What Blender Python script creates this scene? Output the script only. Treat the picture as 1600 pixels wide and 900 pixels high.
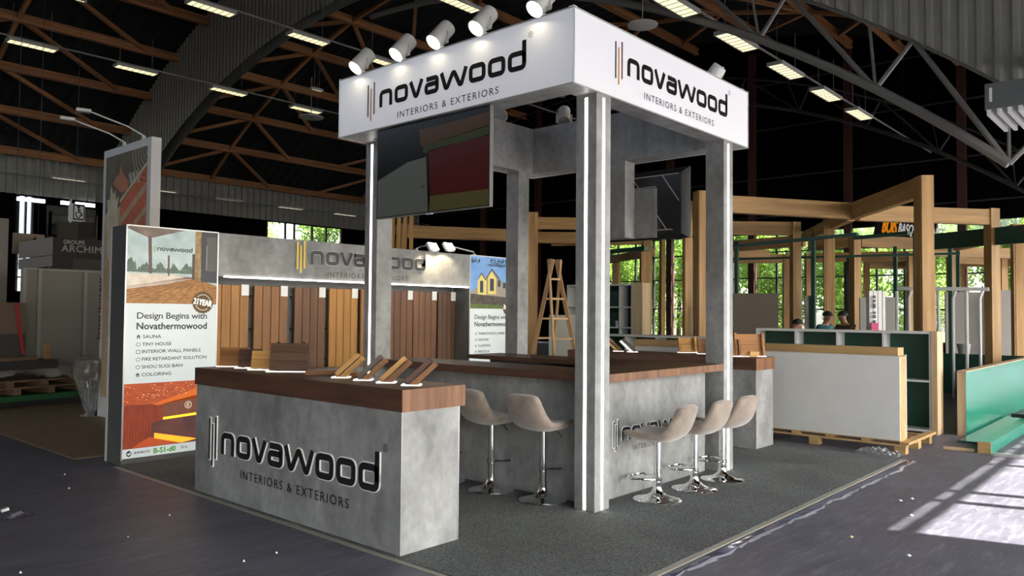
import bpy, bmesh, math, random
from mathutils import Vector, Matrix
random.seed(7)
S = bpy.context.scene
for o in list(bpy.data.objects): bpy.data.objects.remove(o)
COL = S.collection
V = Vector

# ------------------------------------------------------------------ camera, sky, sun, exposure
FWD = V((0.74769498, 0.66322193, 0.03299831)); RGT = V((0.66333946, -0.74826658, 0.00882525)); UPV = V((-0.03054463, -0.01529048, 0.99941644))
CAM = V((-5.1076, -3.63825, 1.58)); FOC = 1220.79
cd = bpy.data.cameras.new('camera'); cam = bpy.data.objects.new('camera', cd); COL.objects.link(cam)
cd.sensor_width = 36; cd.sensor_fit = 'HORIZONTAL'; cd.lens = 36 * FOC / 1600; cd.clip_end = 300; cd.clip_start = 0.05
m = Matrix((RGT, UPV, -FWD)).transposed().to_4x4(); m.translation = CAM; cam.matrix_world = m
S.camera = cam
S.view_settings.view_transform = 'Standard'; S.view_settings.look = 'None'; S.view_settings.gamma = 1
S.view_settings.use_curve_mapping = False; S.view_settings.exposure = 1.30

W = bpy.data.worlds.new('sky'); S.world = W; W.use_nodes = True
nt = W.node_tree; nt.nodes.clear()
sky = nt.nodes.new('ShaderNodeTexSky'); sky.sky_type = 'NISHITA'; sky.sun_disc = False
sky.sun_elevation = math.radians(40); sky.sun_rotation = math.radians(180); sky.air_density = 1.2; sky.dust_density = 2.5
bg = nt.nodes.new('ShaderNodeBackground'); bg.inputs[1].default_value = 0.46
wo = nt.nodes.new('ShaderNodeOutputWorld')
hsv = nt.nodes.new('ShaderNodeHueSaturation'); hsv.inputs['Saturation'].default_value = 0.55
nt.links.new(sky.outputs[0], hsv.inputs['Color']); nt.links.new(hsv.outputs[0], bg.inputs[0]); nt.links.new(bg.outputs[0], wo.inputs[0])

SUN_T = 0.85
sd = bpy.data.lights.new('sun', 'SUN'); sd.energy = 18; sd.angle = math.radians(0.45); sd.color = (1, 0.95, 0.88)
sun = bpy.data.objects.new('sun', sd); COL.objects.link(sun)
sun.rotation_euler = V((-0.27, 0.93, -0.93 * SUN_T)).to_track_quat('-Z', 'Y').to_euler(); sun.location = (0, -20, 20)

WY = -7.5      # window wall on the right-hand side of the hall
def portal(loc, rot, sx, sy):
    d = bpy.data.lights.new('daylight', 'AREA'); d.shape = 'RECTANGLE'; d.size = sx; d.size_y = sy; d.cycles.is_portal = True
    o = bpy.data.objects.new('daylight', d); COL.objects.link(o); o.location = loc; o.rotation_euler = rot
portal((16.4, WY - 0.05, 2.6), (math.radians(90), 0, 0), 27, 4.7)
portal((-5.5, WY - 0.05, 1.9), (math.radians(90), 0, 0), 16.8, 3.3)

# ------------------------------------------------------------------ helpers
def at(px, py, **k):
    d = FWD + RGT * ((px - 800) / FOC) - UPV * ((py - 450) / FOC)
    (a, v), = k.items(); i = 'xyz'.index(a); return CAM + d * ((v - CAM[i]) / d[i])
def deep(px, py, dist):
    return CAM + (FWD + RGT * ((px - 800) / FOC) - UPV * ((py - 450) / FOC)) * dist

class MB:
    def __init__(s): s.v = []; s.f = []
    def add(s, vs, fs):
        n = len(s.v); s.v += [V(q) for q in vs]; s.f += [tuple(i + n for i in f) for f in fs]; return s
    def box(s, x0, x1, y0, y1, z0, z1):
        return s.add([(x0,y0,z0),(x1,y0,z0),(x1,y1,z0),(x0,y1,z0),(x0,y0,z1),(x1,y0,z1),(x1,y1,z1),(x0,y1,z1)],
                     [(0,3,2,1),(4,5,6,7),(0,1,5,4),(1,2,6,5),(2,3,7,6),(3,0,4,7)])
    def bar(s, p, q, w, h, up=(0,0,1)):
        p = V(p); q = V(q); d = (q - p).normalized(); u = V(up)
        if abs(d.dot(u)) > .99: u = V((1,0,0))
        r = d.cross(u).normalized(); t = r.cross(d).normalized(); a = r * (w/2); b = t * (h/2)
        return s.add([p-a-b,p+a-b,p+a+b,p-a+b,q-a-b,q+a-b,q+a+b,q-a+b],
                     [(0,1,2,3),(7,6,5,4),(0,4,5,1),(1,5,6,2),(2,6,7,3),(3,7,4,0)])
    def tube(s, pts, r, n=10, closed=False, cap=True):
        pts = [V(p) for p in pts]; N = len(pts); rr = r if isinstance(r, (list, tuple)) else [r] * N
        rings = []; a0 = None
        for i, p in enumerate(pts):
            if closed: d = (pts[(i+1) % N] - pts[i-1])
            else: d = pts[min(i+1, N-1)] - pts[max(i-1, 0)]
            d.normalize()
            if a0 is None: a0 = d.orthogonal().normalized()
            a0 = (a0 - d * a0.dot(d)).normalized(); b = d.cross(a0)
            rings.append([p + (a0 * math.cos(2*math.pi*k/n) + b * math.sin(2*math.pi*k/n)) * rr[i] for k in range(n)])
        vs = [q for rg in rings for q in rg]; fs = []
        for i in range(N if closed else N - 1):
            for k in range(n):
                j = (i + 1) % N; fs.append((i*n+k, i*n+(k+1) % n, j*n+(k+1) % n, j*n+k))
        if cap and not closed: fs += [tuple(range(n))[::-1], tuple((N-1)*n + k for k in range(n))]
        return s.add(vs, fs)
    def lathe(s, c, prof, n=32):
        c = V(c); vs = []; fs = []
        for r, z in prof:
            vs += [c + V((r*math.cos(2*math.pi*k/n), r*math.sin(2*math.pi*k/n), z)) for k in range(n)]
        for i in range(len(prof)-1):
            for k in range(n): fs.append((i*n+k, i*n+(k+1) % n, (i+1)*n+(k+1) % n, (i+1)*n+k))
        fs += [tuple(range(n))[::-1], tuple((len(prof)-1)*n+k for k in range(n))]
        return s.add(vs, fs)
    def xf(s, M): s.v = [M @ q for q in s.v]; return s
    def build(s, name, mat, parent=None, smooth=False, bevel=0):
        me = bpy.data.meshes.new(name); off = parent_loc(parent)
        me.from_pydata([tuple(q - off) for q in s.v], [], s.f); me.materials.append(mat)
        bm = bmesh.new(); bm.from_mesh(me); bmesh.ops.recalc_face_normals(bm, faces=bm.faces)
        if bevel: bmesh.ops.bevel(bm, geom=bm.edges[:], offset=bevel, segments=1, affect='EDGES', clamp_overlap=True)
        bm.to_mesh(me); bm.free()
        if smooth:
            for p in me.polygons: p.use_smooth = True
            try: me.set_sharp_from_angle(angle=math.radians(40))
            except Exception: pass
        o = bpy.data.objects.new(name, me); COL.objects.link(o)
        if parent: o.parent = parent
        return o
LOCW = {}
def parent_loc(p):
    off = V((0,0,0))
    while p is not None: off = off + p.location; p = p.parent
    return off
def tag(o, label=None, cat=None, group=None, kind=None):
    if label: o['label'] = label
    if cat: o['category'] = cat
    if group: o['group'] = group
    if kind: o['kind'] = kind
    return o
def thing(name, label, cat, loc=(0,0,0), group=None):
    o = bpy.data.objects.new(name, None); COL.objects.link(o); o.location = loc; o.empty_display_size = .1
    return tag(o, label, cat, group)
def setting(name, loc=(0,0,0)):
    o = bpy.data.objects.new(name, None); COL.objects.link(o); o.location = loc; o['kind'] = 'structure'; return o
def copy_tree(o, parent=None):
    c = o.copy(); COL.objects.link(c); c.parent = parent
    for ch in o.children: copy_tree(ch, c)
    return c
def B(x0,x1,y0,y1,z0,z1): return MB().box(x0,x1,y0,y1,z0,z1)
def spot_light(loc, to, energy, ang, color=(1,.82,.55), blend=.5, r=.03, parent=None):
    d = bpy.data.lights.new('spot_beam', 'SPOT'); d.energy = energy; d.spot_size = math.radians(ang); d.spot_blend = blend; d.color = color; d.shadow_soft_size = r
    o = bpy.data.objects.new('spot_beam', d); COL.objects.link(o)
    o.location = V(loc) - parent_loc(parent); o.rotation_euler = (V(to) - V(loc)).to_track_quat('-Z', 'Y').to_euler()
    if parent: o.parent = parent
    return o
# beam with its grain along local X
def timber(name, p, q, w, h, mat, parent=None, roll=0):
    p = V(p); q = V(q); L = (q - p).length; d = (q - p).normalized(); u = V((0,0,1))
    if abs(d.z) > .99: u = V((math.cos(roll), math.sin(roll), 0))
    y = u.cross(d).normalized(); z = d.cross(y)
    me_key = (round(L, 2), round(w, 3), round(h, 3), mat.name)
    mb = MB().box(0, L, -w/2, w/2, -h/2, h/2)
    me = TM.get(me_key)
    if me is None:
        me = bpy.data.meshes.new(name); me.from_pydata([tuple(a) for a in mb.v], [], mb.f); me.materials.append(mat); TM[me_key] = me
    o = bpy.data.objects.new(name, me); COL.objects.link(o)
    M = Matrix((d, y, z)).transposed().to_4x4(); M.translation = p - parent_loc(parent)
    if parent: o.parent = parent
    o.matrix_local = M
    return o
TM = {}

# ------------------------------------------------------------------ materials
def srgb(r, g, b):
    f = lambda c: (c/255/12.92) if c/255 <= .04045 else ((c/255+.055)/1.055)**2.4
    return (f(r), f(g), f(b), 1)
MC = {}
def mat(name, col, rough=.6, metal=0, emit=0, var=0, vscale=4, bump=0, bscale=40, stretch=(1,1,1), spec=None, trans=0, ecol=None, rnd=0, col2=None, detail=4):
    if name in MC: return MC[name]
    m = bpy.data.materials.new(name); m.use_nodes = True; n = m.node_tree.nodes; l = m.node_tree.links
    p = n['Principled BSDF']; p.inputs['Base Color'].default_value = col; p.inputs['Roughness'].default_value = rough; p.inputs['Metallic'].default_value = metal
    if spec is not None: p.inputs['Specular IOR Level'].default_value = spec
    if trans: p.inputs['Transmission Weight'].default_value = trans
    if emit: p.inputs['Emission Color'].default_value = ecol or col; p.inputs['Emission Strength'].default_value = emit
    if var or bump or rnd:
        tc = n.new('ShaderNodeTexCoord'); mp = n.new('ShaderNodeMapping'); mp.inputs['Scale'].default_value = stretch
        oi = n.new('ShaderNodeObjectInfo'); cb = n.new('ShaderNodeVectorMath'); cb.operation = 'SCALE'; cb.inputs[0].default_value = (13, 7, 5)
        ad = n.new('ShaderNodeVectorMath'); ad.operation = 'ADD'
        l.new(oi.outputs['Random'], cb.inputs['Scale']); l.new(tc.outputs['Object'], ad.inputs[0]); l.new(cb.outputs[0], ad.inputs[1]); l.new(ad.outputs[0], mp.inputs['Vector'])
    if var or rnd:
        ns = n.new('ShaderNodeTexNoise'); ns.inputs['Scale'].default_value = vscale; ns.inputs['Detail'].default_value = detail; ns.inputs['Roughness'].default_value = .6
        l.new(mp.outputs[0], ns.inputs['Vector'])
        cr = n.new('ShaderNodeValToRGB'); cr.color_ramp.elements[0].position = .3; cr.color_ramp.elements[1].position = .7
        c2 = col2 or tuple(min(1, c*(1+var)) for c in col[:3]) + (1,)
        c1 = tuple(c*(1-var) for c in col[:3]) + (1,) if col2 is None else col
        cr.color_ramp.elements[0].color = c1; cr.color_ramp.elements[1].color = c2
        l.new(ns.outputs[0], cr.inputs[0]); out = cr.outputs[0]
        if rnd:
            hs = n.new('ShaderNodeHueSaturation'); mr = n.new('ShaderNodeMapRange'); mr.inputs['To Min'].default_value = 1-rnd; mr.inputs['To Max'].default_value = 1+rnd
            l.new(oi.outputs['Random'], mr.inputs['Value']); l.new(mr.outputs[0], hs.inputs['Value']); l.new(out, hs.inputs['Color']); out = hs.outputs[0]
        l.new(out, p.inputs['Base Color'])
        if emit and ecol is None: l.new(out, p.inputs['Emission Color'])
    if bump:
        nb = n.new('ShaderNodeTexNoise'); nb.inputs['Scale'].default_value = bscale; nb.inputs['Detail'].default_value = 3; l.new(mp.outputs[0], nb.inputs['Vector'])
        bp = n.new('ShaderNodeBump'); bp.inputs['Strength'].default_value = bump; bp.inputs['Distance'].default_value = .01
        l.new(nb.outputs[0], bp.inputs['Height']); l.new(bp.outputs[0], p.inputs['Normal'])
    MC[name] = m; return m
def wood(name, c1, c2, rough=.5, axis='X', grain=9, rnd=.12, bump=.15, fine=1.0):
    st = {'X': (.07, 1, 1), 'Y': (1, .07, 1), 'Z': (1, 1, .07)}[axis]
    return mat(name, c1, rough, var=.3, vscale=grain*fine, stretch=st, col2=c2, rnd=rnd, bump=bump, bscale=grain*5, detail=6)

concrete = mat('concrete_laminate', (.26,.263,.26,1), .5, var=.36, vscale=3.2, bump=.05, bscale=30, stretch=(1,1,.55), detail=8)
def two_scale_concrete(m):
    n = m.node_tree.nodes; l = m.node_tree.links; p = n['Principled BSDF']
    src = p.inputs['Base Color'].links[0].from_socket
    v = n.new('ShaderNodeTexNoise'); v.inputs['Scale'].default_value = 14; v.inputs['Detail'].default_value = 8
    tc = [k for k in n if k.type == 'TEX_COORD'][0]; l.new(tc.outputs['Object'], v.inputs['Vector'])
    mr = n.new('ShaderNodeMapRange'); mr.inputs['From Min'].default_value = .3; mr.inputs['From Max'].default_value = .7; mr.inputs['To Min'].default_value = .86; mr.inputs['To Max'].default_value = 1.14
    mx = n.new('ShaderNodeVectorMath'); mx.operation = 'SCALE'
    l.new(v.outputs[0], mr.inputs['Value']); l.new(src, mx.inputs[0]); l.new(mr.outputs[0], mx.inputs['Scale']); l.new(mx.outputs[0], p.inputs['Base Color'])
two_scale_concrete(concrete)
walnut = wood('walnut_worktop', (.050,.021,.011,1), (.135,.062,.034,1), .45, 'Y', 14)
walnut_x = wood('walnut_worktop_cross', (.050,.021,.011,1), (.135,.062,.034,1), .45, 'X', 14)
walnut_end = wood('walnut_end', (.125,.048,.019,1), (.27,.13,.060,1), .5, 'Z', 16)
white_panel = mat('lightbox_acrylic', (.72,.72,.75,1), .28, emit=.07, ecol=(.86,.87,1,1))
alu = mat('aluminium', (.6,.6,.6,1), .35, metal=.8)
white_paint = mat('white_paint', (.7,.7,.68,1), .45)
led = mat('led_strip', (1,1,1,1), .4, emit=4.5, ecol=(1,.96,.9,1))
led_dim = mat('led_tray_glow', (.9,.9,.88,1), .4, emit=.55, ecol=(1,.97,.92,1))
black_letter = mat('black_acrylic', (.012,.013,.014,1), .3)
print_black = mat('print_black', (.010,.009,.009,1), .6, spec=.1)
white_edge = mat('white_letter_edge', (.8,.8,.78,1), .4, emit=.04, ecol=(1,1,.97,1))  # faint glow added for light on the raised letter sides, no lamp
chrome = mat('chrome', (.86,.87,.88,1), .06, metal=1)
velvet = mat('beige_velvet', (.265,.212,.175,1), .85, var=.25, vscale=9, bump=.1, bscale=120)
velvet.node_tree.nodes['Principled BSDF'].inputs['Sheen Weight'].default_value = .5
black_pl = mat('black_plastic', (.015,.015,.016,1), .35)
carpet_m = mat('charcoal_carpet', (.088,.096,.094,1), .95, var=.8, vscale=75, bump=1.0, bscale=150, detail=3)
def carpet_macro(m):
    n = m.node_tree.nodes; l = m.node_tree.links; p = n['Principled BSDF']; src = p.inputs['Base Color'].links[0].from_socket
    v = n.new('ShaderNodeTexNoise'); v.inputs['Scale'].default_value = 1.4; v.inputs['Detail'].default_value = 5
    tc = [k for k in n if k.type == 'TEX_COORD'][0]; l.new(tc.outputs['Object'], v.inputs['Vector'])
    mr = n.new('ShaderNodeMapRange'); mr.inputs['From Min'].default_value = .3; mr.inputs['From Max'].default_value = .7; mr.inputs['To Min'].default_value = .85; mr.inputs['To Max'].default_value = 1.3
    mx = n.new('ShaderNodeVectorMath'); mx.operation = 'SCALE'
    l.new(v.outputs[0], mr.inputs['Value']); l.new(src, mx.inputs[0]); l.new(mr.outputs[0], mx.inputs['Scale']); l.new(mx.outputs[0], p.inputs['Base Color'])
carpet_macro(carpet_m)
floor_m = mat('sealed_floor', (.092,.090,.112,1), .45, var=.25, vscale=1.6, bump=.06, bscale=9, stretch=(1,2.2,1), detail=10)
def floor_scuffs(m):
    n = m.node_tree.nodes; l = m.node_tree.links; p = n['Principled BSDF']; src = p.inputs['Base Color'].links[0].from_socket
    tc = [k for k in n if k.type == 'TEX_COORD'][0]
    mp = n.new('ShaderNodeMapping'); mp.inputs['Rotation'].default_value = (0,0,.7); mp.inputs['Scale'].default_value = (1,7,1); l.new(tc.outputs['Object'], mp.inputs[0])
    v = n.new('ShaderNodeTexNoise'); v.inputs['Scale'].default_value = 3; v.inputs['Detail'].default_value = 12; v.inputs['Roughness'].default_value = .75; l.new(mp.outputs[0], v.inputs['Vector'])
    cr = n.new('ShaderNodeValToRGB'); cr.color_ramp.elements[0].position = .50; cr.color_ramp.elements[0].color = (0,0,0,1); cr.color_ramp.elements[1].position = .8; cr.color_ramp.elements[1].color = (.6,.6,.6,1)
    l.new(v.outputs[0], cr.inputs[0])
    mx = n.new('ShaderNodeMix'); mx.data_type = 'RGBA'; mx.inputs['B'].default_value = (.34,.34,.40,1)
    l.new(cr.outputs[0], mx.inputs['Factor']); l.new(src, mx.inputs['A']); l.new(mx.outputs['Result'], p.inputs['Base Color'])
    mr = n.new('ShaderNodeMapRange'); mr.inputs['To Min'].default_value = .34; mr.inputs['To Max'].default_value = .62; p.inputs['Specular IOR Level'].default_value = .25; l.new(v.outputs[0], mr.inputs['Value']); l.new(mr.outputs[0], p.inputs['Roughness'])
floor_scuffs(floor_m)
board_floor = mat('chipboard_floor', (.22,.15,.09,1), .6, var=.2, vscale=5)
pine = wood('glulam_pine', (.245,.125,.036,1), (.50,.295,.105,1), .55, 'X', 8, rnd=.14)
pine_y = wood('pine_panel_grain_y', (.34,.20,.075,1), (.52,.34,.15,1), .5, 'Y', 8)
pine_pale = wood('pale_pine_edge', (.42,.28,.15,1), (.60,.45,.28,1), .55, 'Z', 8)
roof_timber = wood('roof_timber', (.19,.078,.026,1), (.42,.19,.07,1), .6, 'X', 6, rnd=.25)
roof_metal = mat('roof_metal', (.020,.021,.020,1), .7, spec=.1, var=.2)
clad_m = mat('grey_cladding', (.26,.26,.235,1), .55, var=.08)
steel = mat('grey_steel', (.16,.16,.15,1), .5)
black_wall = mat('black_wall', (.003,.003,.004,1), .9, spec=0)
maroon = mat('maroon_steel', (.055,.014,.010,1), .6)
green_dark = mat('green_board', (.005,.055,.035,1), .4)
green_lit = mat('green_gloss_lit', (.02,.21,.14,1), .22, var=.06)  # lighter copy of the green board, bounced light put into its colour
white_board = mat('white_board', (.62,.62,.60,1), .5, var=.03)
kraft = mat('brown_board', (.055,.040,.025,1), .7)
grey_board = mat('grey_partition', (.26,.25,.225,1), .6)
dark_side = mat('dark_grey_laminate', (.085,.087,.085,1), .5, var=.12)
plastic = mat('clear_plastic', (.85,.87,.88,1), .15, trans=.75, bump=.6, bscale=25)
glow_warm = mat('luminaire_warm', (1,.9,.65,1), .5, emit=.55, ecol=(1,.86,.48,1))
glow_hot = mat('lamp_face', (1,1,1,1), .5, emit=16, ecol=(1,.86,.58,1))
fixture = mat('fixture_body', (.35,.35,.33,1), .5)
red = mat('red_plastic', (.4,.02,.02,1), .5)
def glass_mat():
    m = bpy.data.materials.new('window_glass'); m.use_nodes = True; n = m.node_tree.nodes; l = m.node_tree.links; n.clear()
    o = n.new('ShaderNodeOutputMaterial'); t = n.new('ShaderNodeBsdfTransparent'); g = n.new('ShaderNodeBsdfGlossy'); g.inputs['Roughness'].default_value = .02
    x = n.new('ShaderNodeMixShader'); x.inputs[0].default_value = .05; l.new(t.outputs[0], x.inputs[1]); l.new(g.outputs[0], x.inputs[2]); l.new(x.outputs[0], o.inputs[0]); return m
glass = glass_mat()

# ------------------------------------------------------------------ hall: floor, walls, roof
XA, XB, YB = -14.0, 30.0, 36.0
CY, CZ, RO, RI = 16.7, -16.5, 31.6, 28.35
def roof_z(y, r=RO): return CZ + math.sqrt(max(r*r - (y-CY)**2, 0))
fl = setting('floor')
MB().box(XA, XB+20, WY-8, YB+10, -.1, 0).build('floor_slab', floor_m, fl)
B(-1.95, 12.5, 5.32, 11.5, .001, .008).build('chipboard_sheet', board_floor, fl)
# roof shell, corrugated along x, as real ridges
cl = setting('ceiling')
ys = [WY + .0, -5.0] + [-5 + i*(YB+5)/34 for i in range(1, 35)]
def rz(y): return roof_z(max(y, -5.0))
mb = MB(); nx = 150; dx = (XB - XA)/nx
for i in range(len(ys)-1):
    ya, yb = ys[i], ys[i+1]
    for k in range(nx):
        xa = XA + k*dx; o0 = .0 if k % 2 else .05
        xm = xa + dx*.35; o1 = .05 - o0
        mb.add([(xa,ya,rz(ya)+o0),(xm,ya,rz(ya)+o0),(xm,yb,rz(yb)+o0),(xa,yb,rz(yb)+o0)], [(0,1,2,3)])
        mb.add([(xm,ya,rz(ya)+o0),(xa+dx,ya,rz(ya)+o1),(xa+dx,yb,rz(yb)+o1),(xm,yb,rz(yb)+o0)], [(0,1,2,3)])
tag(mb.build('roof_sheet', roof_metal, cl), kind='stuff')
# purlins along the hall
pys = []
for s in (.12,.178,.223,.272,.33,.39,.46,.57,.70,.85,1.04,1.2,1.42,2.0):
    # where the sight line of this slope meets a circle just under the roof
    lo, hi = 1.0, 60.0
    for _ in range(60):
        t = (lo+hi)/2; y = -3.64+t; z = 1.58+s*t
        if (y-CY)**2 + (z-CZ)**2 < (RO-.42)**2: lo = t
        else: hi = t
    if -3.64+lo < 35.6: pys.append((-3.64+lo, 1.58+s*lo))
bays = [-13.8, -2, 10, 19.8, 29.6]
for (y, z) in pys:
    for a, b in zip(bays[:-1], bays[1:]):
        for dz in (-.13, .13):
            timber('purlin', (a, y, z+dz), (b, y, z+dz), .20, .07, roof_timber, cl)
        timber('purlin', (a, y, z), (b, y, z), .09, .2, roof_timber, cl)
for i in range(len(pys)-1):
    (y0, z0), (y1, z1) = pys[i], pys[i+1]
    for a, b in zip(bays[:-1], bays[1:]):
        mid = (a+b)/2
        for (p, q) in (((a+1.5,y0,z0),(mid,y1,z1)), ((b-1.5,y0,z0),(mid,y1,z1)), ((mid,y0,z0),(mid,y1,z1))):
            timber('brace', p, q, .14, .14, roof_timber, cl)
# arch girders: corrugated cladding band above a tube truss
def arch(x0, y0, y1, mclad, mtube, inner=RI, clad=True, span=(-41,41), tr=1.0):
    g = setting('trim_%d' % x0)
    if clad:
        mb = MB(); y = y0
        while y < y1:
            for (a, b, o1, o2) in ((0,.10,0,0),(.10,.14,0,.05),(.14,.22,.05,.05),(.22,.26,.05,0)):
                ya, yb = y+a, y+b
                mb.add([(x0-o1,ya,roof_z(ya,inner)),(x0-o2,yb,roof_z(yb,inner)),(x0-o2,yb,roof_z(yb)-.02),(x0-o1,ya,roof_z(ya)-.02)], [(0,1,2,3)])
                mb.add([(x0+.5,ya,roof_z(ya,inner)),(x0+.5,yb,roof_z(yb,inner)),(x0+.5,yb,roof_z(yb)-.02),(x0+.5,ya,roof_z(ya)-.02)], [(0,1,2,3)])
            y += .26
        tag(mb.build('cladding', mclad, g), kind='stuff')
    f = math.radians
    N = int((span[1]-span[0])*.55)//3*3; lo = [(x0, CY+(inner-1.0)*math.sin(t), CZ+(inner-1.0)*math.cos(t)) for t in [f(span[0]+(span[1]-span[0])*i/N) for i in range(N+1)]]
    MB().tube(lo, .085*tr, 8).build('lower_chord', mtube, g, True)
    up = [(x0+.2, CY+(inner+.02)*math.sin(t), CZ+(inner+.02)*math.cos(t)) for t in [f(span[0]+(span[1]-span[0])*i/N) for i in range(N+1)]]
    MB().tube(up, .05*tr, 8).build('upper_chord', mtube, g, True)
    for i in range(0, N-2, 3):
        MB().tube([lo[i], up[i]], .045*tr, 6).build('truss_post', mtube, g)
        MB().tube([lo[i], up[i+1]], .028*tr, 6).build('truss_stay', mtube, g)
        MB().tube([lo[i], up[i+3]], .05*tr, 6).build('truss_diagonal', mtube, g)
arch(10, -7, 35.9, clad_m, steel, span=(-41,-2))
arch(24, -7, 35.9, black_wall, mat('dark_steel', (.02,.02,.02,1), .6), clad=False, tr=.8)
# end wall at x = 30: black above a glazed band, maroon posts
we = setting('wall_end')
GB0, GB1 = .55, 5.45
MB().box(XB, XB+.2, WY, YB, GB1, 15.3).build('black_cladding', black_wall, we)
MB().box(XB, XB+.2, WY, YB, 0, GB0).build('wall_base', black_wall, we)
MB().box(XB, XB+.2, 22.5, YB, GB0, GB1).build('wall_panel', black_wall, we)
py = -5.4
while py < 34:
    MB().box(XB-.3, XB, py, py+.3, 0, 14).build('wall_post', maroon, we); py += 4.38
for z in (6.2, 8.0, 10.3, 12.4):
    MB().bar((XB-.04, WY, z), (XB-.04, YB, z), .06, .06).build('wall_rail', mat('rail_grey', (.03,.022,.022,1), .6), we)
wn = 0
py = -5.25
while py < 22:
    wn += 1; w = setting('window_%d' % wn, (XB+.1, py, 0))
    for k in range(5): MB().box(XB+.02, XB+.16, py+k*1.095-.04, py+k*1.095+.04, GB0, GB1).build('mullion', black_pl, w)
    for z in (GB0, 1.9, 3.35, 4.55, GB1): MB().box(XB+.04, XB+.14, py, py+4.38, z-.03, z+.03).build('transom', black_pl, w)
    for k in range(4): MB().box(XB+.08, XB+.09, py+k*1.095+.03, py+k*1.095+1.06, GB0, GB1).build('pane', glass, w)
    py += 4.38
# far side wall at y = 36
wl = setting('wall_left')
mb = MB(); x = XA
while x < XB:
    mb.add([(x,YB,6.75),(x+.22,YB,6.75),(x+.22,YB,8.8),(x,YB,8.8)], [(0,1,2,3)])
    mb.add([(x+.22,YB,6.75),(x+.27,YB-.07,6.75),(x+.27,YB-.07,8.8),(x+.22,YB,8.8)], [(0,1,2,3)])
    mb.add([(x+.27,YB-.07,6.75),(x+.33,YB-.07,6.75),(x+.33,YB-.07,8.8),(x+.27,YB-.07,8.8)], [(0,1,2,3)])
    mb.add([(x+.33,YB-.07,6.75),(x+.38,YB,6.75),(x+.38,YB,8.8),(x+.33,YB-.07,8.8)], [(0,1,2,3)])
    x += .38
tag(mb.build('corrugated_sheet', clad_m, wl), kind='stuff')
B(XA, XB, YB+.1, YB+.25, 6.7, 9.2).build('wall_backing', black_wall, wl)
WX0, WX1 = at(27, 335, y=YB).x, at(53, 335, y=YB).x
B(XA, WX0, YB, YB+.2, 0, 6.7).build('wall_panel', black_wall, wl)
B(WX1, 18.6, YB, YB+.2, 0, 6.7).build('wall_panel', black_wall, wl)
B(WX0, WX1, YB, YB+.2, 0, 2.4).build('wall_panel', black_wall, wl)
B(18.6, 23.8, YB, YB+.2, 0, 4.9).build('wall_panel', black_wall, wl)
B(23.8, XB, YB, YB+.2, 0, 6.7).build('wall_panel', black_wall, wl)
w = setting('window_30', (WX0, YB, 2.4))
for x in (WX0, WX0+(WX1-WX0)*.45, WX1-.1): B(x, x+.08, YB-.02, YB+.12, 2.4, 6.7).build('mullion', black_pl, w)
for z in (3.0, 3.6, 4.3): B(WX0, WX1, YB, YB+.1, z, z+.06).build('transom', black_pl, w)
B(WX0+.05, WX1-.05, YB+.05, YB+.06, 2.4, 6.7).build('pane', glass, w)
w = setting('window_31', (18.6, YB, 4.9))
for x in (18.6, 19.8, 20.4, 21.6, 22.6, 23.7): B(x, x+.09, YB-.02, YB+.12, 4.9, 6.7).build('mullion', maroon, w)
B(18.65, 23.75, YB+.05, YB+.06, 4.9, 6.7).build('pane', glass, w)
# window wall on the right (y = WY), out of frame, and the wall behind the camera
wr = setting('wall_right')
ZT = (-1.72 - WY) * SUN_T
zb = .25
B(XA, XB, WY-.15, WY, 0, zb).build('wall_base', white_paint, wr)
B(2.7, XB, WY-.15, WY, ZT, 7.0).build('wall_head', clad_m, wr)
B(XA, 2.7, WY-.15, WY, 3.6, 7.0).build('wall_head', clad_m, wr)
x = 2.7; wn = 40
while x < 29:
    w = setting('window_%d' % wn, (x, WY, zb)); wn += 1
    for (a, t) in ((0,.10),(1.35,.10),(1.85,.10)): B(x+a, x+a+t, WY-.12, WY-.02, zb, ZT).build('mullion', black_pl, w)
    B(x, x+3.6, WY-.1, WY-.04, ZT-.19, ZT-.12).build('transom', black_pl, w)
    B(x+.05, x+3.55, WY-.075, WY-.07, zb, ZT).build('pane', glass, w); x += 3.6
x = -13.8
while x < 2.5:
    w = setting('window_%d' % wn, (x, WY, zb)); wn += 1
    for a in (0, 1.2, 2.4): B(x+a, x+a+.08, WY-.12, WY-.02, zb, 3.6).build('mullion', black_pl, w)
    B(x+.05, x+3.55, WY-.075, WY-.07, zb, 3.6).build('pane', glass, w); x += 3.7
wb = setting('wall_back')
B(XA-.2, XA, WY, 2, 0, 8).build('wall_panel', clad_m, wb); B(XA-.2, XA, 8, YB, 0, 8.6).build('wall_panel', clad_m, wb); B(XA-.2, XA, 8, YB, 11.6, 15.3).build('wall_panel', clad_m, wb); B(XA-.2, XA, 27, YB, 8.6, 11.6).build('wall_panel', clad_m, wb)
for yy in (8, 11.8, 15.6, 19.4, 23.2, 26.9): B(XA-.15, XA-.05, yy, yy+.1, 8.6, 11.6).build('mullion', black_pl, wb)
B(XA-.1, XA-.09, 8, 27, 8.6, 11.6).build('pane', glass, wb)  # clerestory added out of view to light the roof and arch cladding
portal((XA-.25, 17.5, 10.1), (0, math.radians(-90), 0), 3.0, 19)
B(XA-.2, XA, 2, 8, 2.4, 14.5).build('wall_panel', clad_m, wb); B(XA-.2, XA, WY, 2, 8, 14.5).build('wall_panel', clad_m, wb)

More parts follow.
